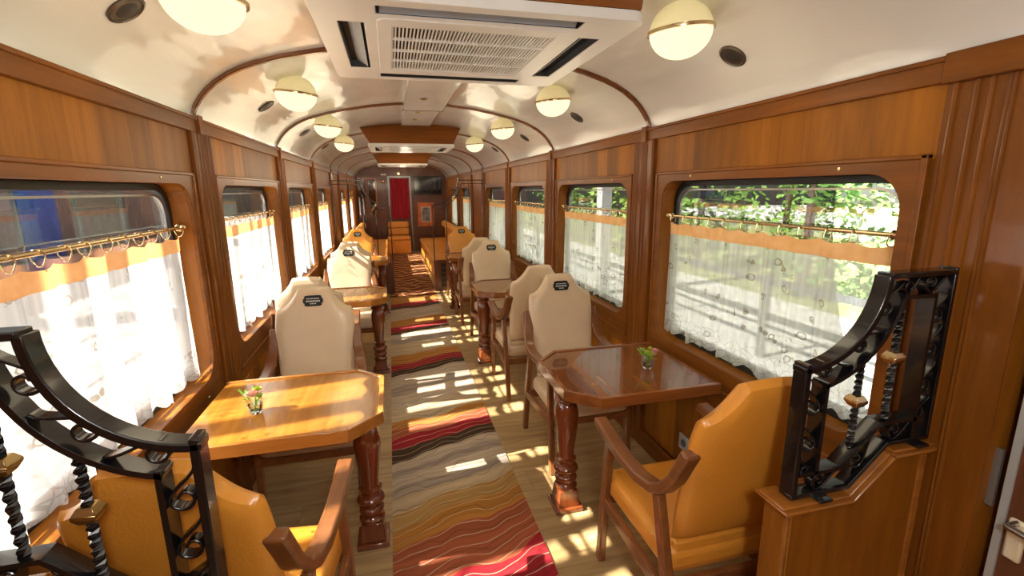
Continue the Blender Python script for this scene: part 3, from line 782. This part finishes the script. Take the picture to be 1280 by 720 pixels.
cream_n.location = (XCR-.01, 3.44, 0)
orange_n = make_chair('orange', False, 'orange leather armchair in the right foreground beside the panelled low wall')
orange_n.location = (1.085, 1.135, 0)
orange_p = make_chair('orange', True, 'orange leather armchair with plaque behind the farthest right table')
orange_p.location = (XCR-.02, 2.985+2*TSP, 0); orange_p.rotation_euler.z = PI
dup(orange_n, (-.545, 1.115, 0), -.12, 'orange leather armchair in the left foreground behind the black iron railing')
dup(cream_p, (XCL, 2.985, 0), PI, 'cream leather armchair with black plaque facing the nearest left table')
dup(cream_n, (XCL-.10, 3.42, 0), 0, 'cream leather armchair, its back to the nearest left plaque chair')
dup(cream_p, (XCR-.01, 2.985+TSP, 0), PI, 'cream leather armchair with black plaque facing the second right table')
dup(cream_n, (XCR-.05, 3.44+TSP, 0), 0, 'cream leather armchair behind the plaque chair of the second right table')
dup(cream_p, (XCL+.02, 2.985+TSP, 0), PI, 'cream leather armchair with black plaque facing the second left table')
dup(cream_n, (XCL, 3.44+TSP, 0), 0, 'cream leather armchair behind the plaque chair of the second left table')
dup(orange_p, (XCL-.03, 2.985+2*TSP, 0), PI, 'orange leather armchair with plaque behind the farthest left table')

# ------------------------------------------------------------------ vases
def make_vase(label, loc, side):
    t = thing('flower_vase', label, 'vase', loc, 0, 'small flower vases on the tables')
    VG, nt_, out_ = nodes('cut_glass_'+('l' if side<0 else 'r')); b_ = bsdf(nt_, out_, (.96,.99,.98), .02); b_.inputs['Transmission Weight'].default_value = 1.0; b_.inputs['IOR'].default_value = 1.45
    MB().lathe([(.0005,.0),(.020,.0),(.026,.010),(.031,.028),(.033,.045),(.031,.060),(.028,.068),(.026,.067),(.029,.058),(.031,.045),(.029,.029),(.024,.012),(.0005,.008)], n=28).build('vase', VG, t, smooth=True)
    MB().lathe([(.0005,.009),(.023,.013),(.0275,.03),(.0285,.042),(.0005,.042)], n=24).build('water', glass('water_'+('l' if side<0 else 'r'), (.82,.92,.84), .3), t, smooth=True)
    rnd = random.Random(4+side)
    GR = plain('leaf_green_'+('l' if side<0 else 'r'), (.20,.46,.05), .5, 0, 0, .35, 60)
    YG = plain('lime_bloom_'+('l' if side<0 else 'r'), (.50,.62,.06), .5, 0, 0, .25, 80)
    PK = plain('pink_petal_'+('l' if side<0 else 'r'), (.85,.36,.42) if side > 0 else (.90,.50,.42), .6, 0, 0, .15, 60)
    m = MB(); tips = []
    for k in range(8):
        a = rnd.uniform(0, 2*PI); r = rnd.uniform(.006, .028); h = rnd.uniform(.075, .10)
        tips.append((r*1.3*math.cos(a), r*1.3*math.sin(a), h))
        m.tube([(-.3*r*math.cos(a), -.3*r*math.sin(a), .014), (r*.6*math.cos(a), r*.6*math.sin(a), .055), tips[-1]], .0014, 5)
    m.build('stems', GR, t)
    m = MB()
    for k in range(34):
        a = rnd.uniform(0, 2*PI); r = rnd.uniform(.008, .036); z = rnd.uniform(.06, .098)
        c = Vector((r*math.cos(a), r*math.sin(a), z)); dr = Vector((math.cos(a+rnd.uniform(-.7,.7)), math.sin(a+rnd.uniform(-.7,.7)), rnd.uniform(-.2, 1))).normalized()
        sd = dr.cross(Vector((0,0,1))).normalized()*rnd.uniform(.004, .007); L_ = rnd.uniform(.014, .026)
        vs = [m.bm.verts.new(p) for p in (c, c+dr*L_*.5+sd, c+dr*L_, c+dr*L_*.5-sd)]
        m.bm.faces.new(vs)
    # a trailing sprig
    for k in range(5):
        c = Vector((-.03-.006*k, .002*k, .075+.007*k)); m.box(c.x-.004, c.x+.004, c.y-.001, c.y+.003, c.z-.003, c.z+.006)
    m.build('leaves', GR, t)
    def bloom(c, r, mat, nm, n_=14):
        r *= 1.25; c = (c[0], c[1], c[2]+.006)
        q = MB()
        for k in range(n_):
            a = 2*PI*k/n_*1.62; tl = .25 + .9*(k/n_)
            d_ = Vector((math.cos(a)*math.sin(tl), math.sin(a)*math.sin(tl), math.cos(tl)))
            s2 = d_.cross(Vector((.1,.2,1))).normalized()
            pc = Vector(c)
            vs = [q.bm.verts.new(p) for p in (pc, pc+d_*r*.6+s2*r*.45, pc+d_*r*1.05+s2*r*.2, pc+d_*r*1.05-s2*r*.2, pc+d_*r*.6-s2*r*.45)]
            q.bm.faces.new(vs)
        q.build(nm, mat, t, recalc=False)
    if side > 0:
        bloom((.034, -.004, .070), .022, PK, 'pink_blossom'); bloom((.028, -.012, .062), .016, PK, 'pink_blossom')
        bloom((.006, -.006, .094), .013, YG, 'yellow_blossom')
        bloom((-.012, -.010, .072), .018, YG, 'yellow_blossom'); bloom((.002, -.020, .062), .016, YG, 'yellow_blossom')
    else:
        bloom((.002, -.014, .072), .024, PK, 'pink_blossom'); bloom((-.02, -.010, .074), .016, plain('blush_petal', (.9,.78,.68), .6), 'pale_blossom')
        bloom((.016, .004, .088), .018, YG, 'yellow_blossom'); bloom((.024, -.010, .068), .014, YG, 'yellow_blossom')
    return t
make_vase('small glass vase with pink and lime flowers on the right table', (1.245, 2.075, TT-.005), 1)
make_vase('small glass vase with pale pink flowers and greens on the left table', (-.605, 2.055, TT-.005), -1)

# ------------------------------------------------------------------ socket
t = thing('power_socket', 'grey wall socket low on the right wall under the nearest table', 'socket', (XR-.010, 2.10, .27))
MB().box(-.012, 0, -.045, .045, -.045, .045).build('plate', plain('socket_grey', (.45,.46,.47), .4), t, bevel=.004)
MB().lathe([(.022, 0), (.020, .004), (.016, .002), (.0005, .0015)], n=20, M=Matrix.Translation((-.012, 0, 0)) @ Matrix.Rotation(-PI/2, 4, 'Y')).build('insert', plain('socket_dark', (.12,.12,.12), .5), t)

# ------------------------------------------------------------------ low walls and iron railings in the foreground
def make_lowwall(side, label):
    """x measured from the centre outwards: X = XC + side*a"""
    t = thing('low_partition', label, 'partition', (XC + (.02 if side > 0 else 0), .98, 0))
    f = lambda a, b: Vector((side*a, .04, b))
    W = 1.194 if side > 0 else 1.214
    body = [(.685, 0), (W-.002, 0), (W-.002, .897), (1.035, .897), (.905, .777), (.685, .777)]
    MB().plate(body, [], f, (0, -.075, 0)).build('panel', W_CAP if False else W_WALL, t, bevel=.003)
    q = MB(); 
    top = [(.665, .777), (.905, .777), (1.035, .897), (W-.002, .897)]
    for (a, b) in zip(top, top[1:]):
        n_ = Vector((-(b[1]-a[1]), 0, b[0]-a[0])).normalized()*.020
        for wd, th0, th1 in ((.062, 0, .55), (.050, .55, 1.0)):
            lo = [Vector((side*a[0], -wd+.002, a[1])) + Vector((side*n_.x, 0, n_.z))*th0, Vector((side*b[0], -wd+.002, b[1])) + Vector((side*n_.x, 0, n_.z))*th0,
                  Vector((side*b[0], wd+.002, b[1])) + Vector((side*n_.x, 0, n_.z))*th0, Vector((side*a[0], wd+.002, a[1])) + Vector((side*n_.x, 0, n_.z))*th0]
            hi = [p + Vector((side*n_.x, 0, n_.z))*(th1-th0) for p in lo]
            q.hexa(lo, hi)
    q.build('cap_moulding', W_CAP, t, bevel=.005, seg=3)
    q = MB()
    for a in (.693, .705, W-.03, W-.018):
        q.tube([(side*a, -.036, .0), (side*a, -.036, (.777 if a < .9 else .897))], .005, 6)
    q.build('edge_bead', W_CAP, t)
    return t
def make_railing(side, label):
    t = thing('iron_railing', label, 'railing', (XC + (.02 if side > 0 else 0), .97, 0))
    Y = 0.0; D = .046
    pt = lambda a, z: Vector((side*a, Y, z))
    W = 1.190 if side > 0 else 1.208; A0 = .712
    zb0, zb1 = .812, .932
    cx, cz = A0 - .012, 1.446            # arc centre, upper inner corner
    def arc(R, a0=0, a1=PI/2, n_=16, rx=1.0):
        return [(cx + R*math.sin(a1 + (a0-a1)*k/n_), cz - R*math.cos(a1 + (a0-a1)*k/n_)) for k in range(n_+1)]
    Ra = .248
    arcO = arc(Ra)          # from (cx+R, cz) down to (cx, cz-R)
    # outer frame
    fr = MB()
    fr.tube([pt(W-.008, 1.434), pt(cx+Ra, 1.434)], 0, flat=(D, .016), up=(0,1,0))
    fr.tube([pt(a, z-.008 if z < cz-.01 else 1.434) for a, z in arcO], 0, flat=(D, .018), up=(0,1,0))
    fr.tube([pt(A0, 1.208), pt(A0, zb0+.004)], 0, flat=(D, .018), up=(0,1,0))
    fr.tube([pt(A0-.009, zb0), pt(.905, zb0), pt(1.03, zb1), pt(W, zb1)], 0, flat=(D, .014), up=(0,1,0))
    fr.tube([pt(W-.008, zb1), pt(W-.008, 1.447)], 0, flat=(D, .016), up=(0,1,0))
    fr.build('outer_frame', BLACK, t, bevel=.003)
    # inner frame
    g = .068
    fr = MB()
    Rb = Ra + g
    arcI = [(cx + Rb*math.sin(a), cz - Rb*math.cos(a)) for a in [math.radians(78) - (math.radians(78)-math.radians(13))*k/14 for k in range(15)]]
    fr.tube([pt(W-g-.01, 1.372), pt(cx+Rb-.004, 1.372)] + [pt(a, z) for a, z in arcI] , 0, flat=(D, .012), up=(0,1,0))
    fr.tube([pt(A0+g, 1.150), pt(A0+g, zb0+g*.95)], 0, flat=(D, .012), up=(0,1,0))
    fr.tube([pt(A0+.01, zb0+g), pt(.865, zb0+g), pt(.99, zb1+g), pt(W-g, zb1+g)], 0, flat=(D, .012), up=(0,1,0))
    fr.tube([pt(W-g-.006, zb1+.01), pt(W-g-.006, 1.378)], 0, flat=(D, .012), up=(0,1,0))
    fr.build('inner_frame', BLACK, t, bevel=.003)
    # scrolls between the frames
    def scroll(p0, p1, flip):
        a = Vector(p0); b = Vector(p1); d_ = (b-a); L_ = d_.length; d_.normalize(); nn = Vector((-d_.z, 0, d_.x))*flip
        r0 = min(g*.40, L_*.33)
        c = a + d_*(L_*.36) - nn*(g*.5-.006-r0)          # one open curl, then a tail sweeping to the other frame
        pts = []
        for k in range(19):
            q = k/18; r = r0*(.30+.70*q); an = PI*1.9 - 2*PI*.98*(1-q)*1.0
            pts.append(c + (d_*math.cos(an-PI*.45) + nn*math.sin(an-PI*.45))*r)
        e = b + nn*(g*.5-.008)
        p_ = pts[-1]
        for k in range(1, 7):
            q = k/6; qq = q*q*(3-2*q)
            pts.append(p_ + d_*((e-p_).dot(d_)*q) + nn*((e-p_).dot(nn)*qq))
        MB().tube(pts, 0, flat=(D*.60, .0062), up=(0,1,0)).build('scroll', BLACK, t, bevel=.0015, seg=1)
    zz = [zb0+.05, .93, 1.04, 1.15]
    for z0, z1 in zip(zz, zz[1:]): scroll(pt(A0+g/2, z0), pt(A0+g/2, z1), side)
    am = [(cx + (Ra+g/2)*math.sin(a), cz - (Ra+g/2)*math.cos(a)) for a in [math.radians(x) for x in (8, 34, 60, 85)]]
    for p, q in zip(am, am[1:]): scroll(pt(*p), pt(*q), -side)
    xs = [cx+Ra+.06, 1.07, 1.175]
    for p, q in zip(xs, xs[1:]): scroll(pt(p, 1.406), pt(q, 1.406), side)
    zz = [zb1+.06, 1.06, 1.17, 1.28, 1.37]
    for z0, z1 in zip(zz, zz[1:]): scroll(pt(W-g/2-.008, z0), pt(W-g/2-.008, z1), -side)
    scroll(pt(A0+.05, zb0+g/2), pt(.875, zb0+g/2), side)
    scroll(pt(.89, zb0+g/2+.015), pt(1.0, zb1+g/2-.015), side)
    scroll(pt(1.02, zb1+g/2), pt(1.13, zb1+g/2), side)
    # feet
    for a, z in ((.80, zb0), (1.13, zb1)):
        MB().box(min(side*(a-.022), side*(a+.022)), max(side*(a-.022), side*(a+.022)), -.050, .02, z-.0125, z-.004).build('foot', BLACK, t, bevel=.003)
    # twisted balusters with brass collars
    def zbot(a):
        if a < .865: return zb0+g
        if a < .99: return zb0+g + (a-.865)/.125*(zb1-zb0)
        return zb1+g
    for a in (.912, 1.026):
        z0 = zbot(a)+.004; rb = Rb
        dxx = a - cx
        z1 = cz - math.sqrt(max(0, rb*rb - dxx*dxx)) - .004 if dxx < rb else 1.366
        if a > 1.0: z1 = 1.366
        m = MB(); n_ = 44; rings = []
        for k in range(n_+1):
            z = z0 + (z1-z0)*k/n_; an = 2*PI*4*k/n_
            tw = .0085
            ring = [m.bm.verts.new((side*a + tw*1.25*math.cos(an+q*PI/2), tw*1.25*math.sin(an+q*PI/2), z)) for q in range(4)]
            rings.append(ring)
        for A_, B_ in zip(rings, rings[1:]):
            for q in range(4): m.bm.faces.new([A_[q], A_[(q+1) % 4], B_[(q+1) % 4], B_[q]])
        m.bm.faces.new(rings[0][::-1]); m.bm.faces.new(rings[-1])
        bal = m.build('baluster', BLACK, t)
        zc = z0 + (z1-z0)*.52
        q = MB()
        def sq(r, z): return [(side*a-r, -r, z), (side*a+r, -r, z), (side*a+r, r, z), (side*a-r, r, z)]
        q.hexa(sq(.013, zc-.017), sq(.021, zc-.003)); q.hexa(sq(.021, zc-.003), sq(.021, zc+.003)); q.hexa(sq(.021, zc+.003), sq(.013, zc+.017))
        q.build('brass_collar', BRASS if side > 0 else BRASSD, bal, bevel=.001, seg=1)
    return t
make_lowwall(1, 'low wooden partition with stepped moulded cap in the right foreground')
make_lowwall(-1, 'low wooden partition with stepped moulded cap in the left foreground')
make_railing(1, 'black scrolled iron railing standing on the low wall in the right foreground')
make_railing(-1, 'black scrolled iron railing curving across the left foreground')

# ------------------------------------------------------------------ lounge beyond the dining part
def make_midrail(side, label):
    t = thing('lounge_screen', label, 'screen', (XC, 7.93, 0))
    Y = 0
    pt = lambda a, z: Vector((side*a, Y, z))
    MB().box(min(side*.33, side*1.212), max(side*.33, side*1.212), -.02, .04, 0, .52).build('panel', W_DARK, t, bevel=.004)
    q = MB()
    for k in range(5): q.box(min(side*(.44), side*.52), max(side*.44, side*.52), -.026, -.02, .06+.085*k, .125+.085*k)
    q.build('black_grille', ACD, t)
    cx, cz, R = .36, 1.83, .40
    arc = [(cx + R*math.sin(a), cz - R*math.cos(a)) for a in [PI/2*(1-k/14) for k in range(15)]]
    m = MB()
    m.tube([pt(1.205, 1.83)] + [pt(*p) for p in arc] + [pt(.34, 1.43), pt(.34, .52)], 0, flat=(.03, .014), up=(0,1,0))
    R2 = R + .06
    arc2 = [(cx + R2*math.sin(a), cz - R2*math.cos(a)) for a in [math.radians(82)*(1-k/14)+math.radians(6) for k in range(15)]]
    m.tube([pt(1.205, 1.775), pt(cx+R2, 1.775)] + [pt(*p) for p in arc2[1:]], 0, flat=(.03, .010), up=(0,1,0))
    m.build('frame', BLACK, t)
    m = MB()
    for a, z in ((.56, 1.37), (.75, 1.60), (.95, 1.77)):
        m.tube([pt(a, .52), pt(a, z)], .007, 6)
    m.build('bars', BLACK, t)
    return t
make_midrail(1, 'black iron screen with curved top before the right lounge bench')
make_midrail(-1, 'black iron screen with curved top before the left lounge bench')

def make_sofa(side, label):
    X = XL if side < 0 else XR
    t = thing('lounge_bench', label, 'bench', (X, 10.4, 0))
    a0, a1 = (0, .84) if side > 0 else (0, .78)
    bx = lambda m, a, b, y0, y1, z0, z1: m.box(min(-side*a, -side*b), max(-side*a, -side*b), y0, y1, z0, z1)
    m = MB(); bx(m, .03, a1-.03, -2.35, 2.4, .008, .33); m.build('base', L_OR, t, bevel=.01)
    m = MB(); bx(m, .03, a1, -2.3, 2.4, .335, .43); m.build('seat', L_OR, t, bevel=.03, seg=3)
    m = MB(); bx(m, .03, .17, -2.3, 2.4, .435, .78); m.build('backrest', L_OR, t, bevel=.04, seg=3)
    m = MB(); m.tube([(-side*.17, -2.3, .80), (-side*.17, 2.4, .80)], .085, 16); m.build('bolster', L_OR, t, smooth=True)
    m = MB(); bx(m, .03, a1+.01, -2.42, -2.35, .0, .52); m.build('end_panel', L_OR, t, bevel=.015)
    return t
make_sofa(1, 'long orange leather bench along the right wall of the lounge')
make_sofa(-1, 'long orange leather bench along the left wall of the lounge')
t = thing('end_bench', 'short orange leather seat with padded back under the red curtain', 'bench', (.165, 13.2, 0))
MB().box(-.30, .30, -.23, .32, .008, .36).build('base', L_OR, t, bevel=.01)
MB().box(-.30, .30, -.25, .20, .365, .47).build('seat', L_OR, t, bevel=.03, seg=3)
m = MB(); m.box(-.28, .28, .20, .30, .475, .66); m.build('backrest', L_OR, t, bevel=.03, seg=3)
m = MB(); m.box(-.28, .28, .19, .31, .665, .84); m.build('headrest', L_OR, t, bevel=.04, seg=3)
MB().lathe([(.015,0),(.012,.012),(0,.014)], n=12, M=Matrix.Translation((0,-.23,.30)) @ Matrix.Rotation(PI/2,4,'X')).build('knob', BRASS, t)

# ------------------------------------------------------------------ outside
GRAVEL = plain('pale_gravel', (.82,.80,.75), .95, 0, 0, .25, 3)
GRASS = plain('dry_grass', (.30,.33,.12), .95, 0, 0, .35, 1.5)
o = MB().box(-40, 60, -30, 60, -1.06, -1.0).build('ground', GRAVEL); struct(o)
LEAF = [plain('foliage_%d' % k, c, .7, 0, 0, .45, 1.2) for k, c in enumerate(((.16,.30,.05), (.26,.40,.08), (.10,.22,.04)))]
BARK = plain('bark', (.10,.07,.05), .9)
rnd = random.Random(21)
def tree(x, y, h, r, mat, label, base=.0, n_=1500):
    t = thing('tree', label, 'tree', (x, y, -.985 if x > 0 else -1.0), 0, 'trees and bushes beyond the right windows' if x > 0 else 'trees beyond the left windows')
    MB().tube([(0,0,0), (.1,.05,h*.5), (0,.1,h*.8)], [.14,.10,.05], 8).build('trunk', BARK, t)
    m = MB()
    blobs = [(Vector((rnd.uniform(-.6,.6)*r, rnd.uniform(-.6,.6)*r, base + (h-base)*rnd.uniform(.12,.95))), r*rnd.uniform(.35,.5)) for _ in range(12)]
    for k in range(n_):
        c, br = rnd.choice(blobs)
        d_ = Vector((rnd.gauss(0,1), rnd.gauss(0,1), rnd.gauss(0,1))).normalized()*br*rnd.uniform(.6,1.05)
        p = c + d_
        if p.z < .05: p.z = rnd.uniform(.05, .6)
        a = Vector((rnd.gauss(0,1), rnd.gauss(0,1), rnd.gauss(0,1))).normalized(); b = a.orthogonal().normalized(); s_ = rnd.uniform(.07,.17)
        vs = [m.bm.verts.new(q) for q in (p-a*s_, p+b*s_*.6, p+a*s_, p-b*s_*.6)]
        m.bm.faces.new(vs)
    m.build('foliage', mat, t)
k = 0
desc = ['bushy bright green tree', 'dense dark green tree', 'pale green loose tree', 'low spreading green bush', 'tall leafy green tree', 'rounded mid green tree']
for (x, y, h, r) in ((10.0, 1.0, 4.6, 1.9), (10.0, 5.3, 5, 1.9), (10.0, 9.6, 4.8, 1.9), (10.0, 13.9, 5, 1.9), (10, 18.2, 5, 1.9), (10, 22.6, 5, 1.95), (11, 29, 6, 3), (16, 3.5, 7, 2.6), (16, 9.9, 7, 2.6), (16.5, 17, 7, 2.8)):
    where = ['opposite the nearest right window', 'just beyond the nearest right window', 'opposite the second right window', 'opposite the third right window', 'opposite the fourth right window', 'far along the right side', 'farthest along the right side', 'in the rear row, first from the camera', 'in the rear row, second from the camera', 'in the rear row, third from the camera'][k]
    tree(x, y, h, r, LEAF[k % 3], desc[k % 6] + ' outside, ' + where, n_=1300)
    k += 1
tree(-9.3, 11.5, 5, 1.2, LEAF[0], 'leafy green tree outside the left windows between the buildings', n_=1400)
tree(-9.4, 27, 5, 1.4, LEAF[2], 'dark green tree outside, far along the left side', n_=1400)
o = MB().box(9.0, 30, -30, 60, -1.0, -.986).build('grass_verge', GRASS); tag(o, 'strip of dry grass beyond the gravel outside', 'grass', kind='stuff')
# dark fence rails seen through the right curtains
t = thing('rail_fence', 'dark horizontal rail fence outside the right windows', 'fence', (5.6, 6, -1.0))
for z in (1.25, .7): MB().box(-.03, .03, -12, 18, z-.05, z+.05).build('rail', plain('fence_dark', (.05,.06,.07), .6), t)
for y in range(-12, 19, 3): MB().box(-.05, .05, y-.05, y+.05, 0, 1.35).build('post', GREYM, t)
o = MB().box(-.13, .13, -.16, .16, 0, 4.5).build('white_post', WHITEP, loc=(5.2, 11.1, -1.0)); tag(o, 'tall white post outside the second right window', 'post')
# left: brick building, blue door, mesh fence
def brick_mat():
    m, nt, out = nodes('brick_wall'); tc = N(nt, 'ShaderNodeTexCoord'); mp = N(nt, 'ShaderNodeMapping'); mp.inputs['Rotation'].default_value = (0, PI/2, PI/2)
    nt.links.new(tc.outputs['Object'], mp.inputs['Vector'])
    b = N(nt, 'ShaderNodeTexBrick'); b.inputs['Scale'].default_value = 2.5; b.inputs['Color1'].default_value = (.50,.26,.19,1); b.inputs['Color2'].default_value = (.40,.21,.17,1); b.inputs['Mortar'].default_value = (.4,.36,.32,1)
    nt.links.new(mp.outputs[0], b.inputs['Vector']); bsdf(nt, out, b.outputs[0], .9); return m
BR = brick_mat()
t = thing('brick_building', 'long red brick building with blue door outside the left windows', 'building', (-11, 6, -1.0))
MB().box(-3, 0, -14, 1.3, 0, 4.2).build('wall', BR, t)
MB().box(0, .06, -4.6, -3.6, 0, 3.2).build('door', plain('blue_door', (.07,.17,.62), .5), t)
for y in (-6.5, -2.2): MB().box(0, .05, y-.6, y+.6, 1.4, 2.8).build('window', plain('dark_pane', (.06,.08,.1), .2), t)
t = thing('brick_shed', 'low brick shed with a blue gate outside, further along the left side', 'building', (-12, 14, -1.0))
MB().box(-3, 0, -3.5, 16, 0, 3.2).build('wall', BR, t)
MB().box(0, .05, 5.3, 7.2, 0, 2.9).build('door', plain('blue_gate', (.06,.16,.62), .5), t)
MB().box(-3.2, .3, -3.8, 16.3, 3.2, 3.35).build('roof', GREYM, t)
t = thing('mesh_fence', 'grey metal fence with thin posts outside the left windows', 'fence', (-7.5, 6, -1.0))
for z in (.4, 1.6, 2.8): MB().box(-.015, .015, -14, 16, z-.02, z+.02).build('rail', GREYM, t)
for y in range(-14, 17, 2): MB().box(-.03, .03, y-.03, y+.03, 0, 3.0).build('post', GREYM, t)

t = thing('sun_gobo_slats', 'added slatted screen, out of view outside the left windows, breaking up the sunlight', 'light blocker', (-3.3, 5, -1.0))  # unseen slats added to cut the sun into patches
rc = random.Random(9); yy = -6.0
m = MB()
solid = [(1.25,1.30),(1.62,1.66),(1.90,1.94),(2.04,2.12),(2.26,2.33),(2.67,2.89),(3.17,3.20),(3.40,3.62),(3.80,3.95),(4.20,4.42),(4.47,4.65),(4.88,5.05)]
while yy < 12:
    wd = rc.uniform(.07, .20)
    if not (1.0 < yy + wd and yy < 5.2): solid.append((yy, yy + wd))
    yy += wd + rc.uniform(.09, .25)
for a, b in solid: m.box(-.015, .015, a, b, 3.55, 5.2)
m.build('slats', GREYM, t)
MB().box(-.05, .05, -6.2, 12.2, 5.2, 5.3).build('beam', GREYM, t)
for y in (-6.1, 12.1): MB().box(-.06, .06, y-.06, y+.06, 0, 5.2).build('post', GREYM, t)

# ------------------------------------------------------------------ light
w = bpy.data.worlds.new('world'); scene.world = w; w.use_nodes = True
nt = w.node_tree; nt.nodes.clear()
out = nt.nodes.new('ShaderNodeOutputWorld'); bg = nt.nodes.new('ShaderNodeBackground'); sky = nt.nodes.new('ShaderNodeTexSky')
sky.sky_type = 'NISHITA'; sky.sun_disc = False; sky.sun_elevation = math.radians(41); sky.sun_rotation = math.radians(270); sky.dust_density = 2.0
nt.links.new(sky.outputs[0], bg.inputs[0]); bg.inputs[1].default_value = .48; nt.links.new(bg.outputs[0], out.inputs[0])
def light(name, typ, loc, energy, color=(1,1,1), **kw):
    l = bpy.data.lights.new(name, typ); l.energy = energy; l.color = color
    for k_, v_ in kw.items(): setattr(l, k_, v_)
    o_ = bpy.data.objects.new(name, l); COL.objects.link(o_); o_.location = loc; return o_
s = light('sun', 'SUN', (-20, 3, 18), 62, (1,.95,.86), angle=math.radians(.6))
s.rotation_euler = Vector((1.15, .17, -1)).to_track_quat('-Z', 'Y').to_euler()
light('camera_flash', 'POINT', (.12, -.35, 1.98), 52, (1,.985,.96), shadow_soft_size=.10)
for side in (-1, 1):
    for y in LY:
        light('lamp_glow', 'POINT', ((XL+.41) if side < 0 else (XR-.465), y, 1.90), 3.2, (1,.84,.58), shadow_soft_size=.2)
for y in (9.0, 11.8):
    light('lounge_fill', 'POINT', (XC, y, 1.95), 11, (1,.85,.62), shadow_soft_size=.1)  # added fill to brighten the lounge; no lamp hangs here

# ------------------------------------------------------------------ camera
cam = bpy.data.cameras.new('camera'); co = bpy.data.objects.new('camera', cam); COL.objects.link(co)
cam.sensor_width = 36; cam.lens = 589.0/1280*36; cam.clip_start = .02
YAW, PIT, ROL = .2464, .2058, -.0094
cy, sy, cp, sp_ = math.cos(YAW), math.sin(YAW), math.cos(PIT), math.sin(PIT)
fwd = Vector((sy*cp, cy*cp, -sp_)); rgt = Vector((cy, -sy, 0)); up = rgt.cross(fwd)
R_ = rgt*math.cos(ROL) + up*math.sin(ROL); U_ = -rgt*math.sin(ROL) + up*math.cos(ROL)
M = Matrix((R_, U_, -fwd)).transposed().to_4x4(); M.translation = (0, 0, 1.67)
co.matrix_world = M
scene.camera = co
scene.view_settings.view_transform = 'Standard'
scene.view_settings.look = 'None'
scene.view_settings.exposure = 0.0
scene.cycles.max_bounces = 10; scene.cycles.transparent_max_bounces = 16
scene.cycles.sample_clamp_indirect = 6
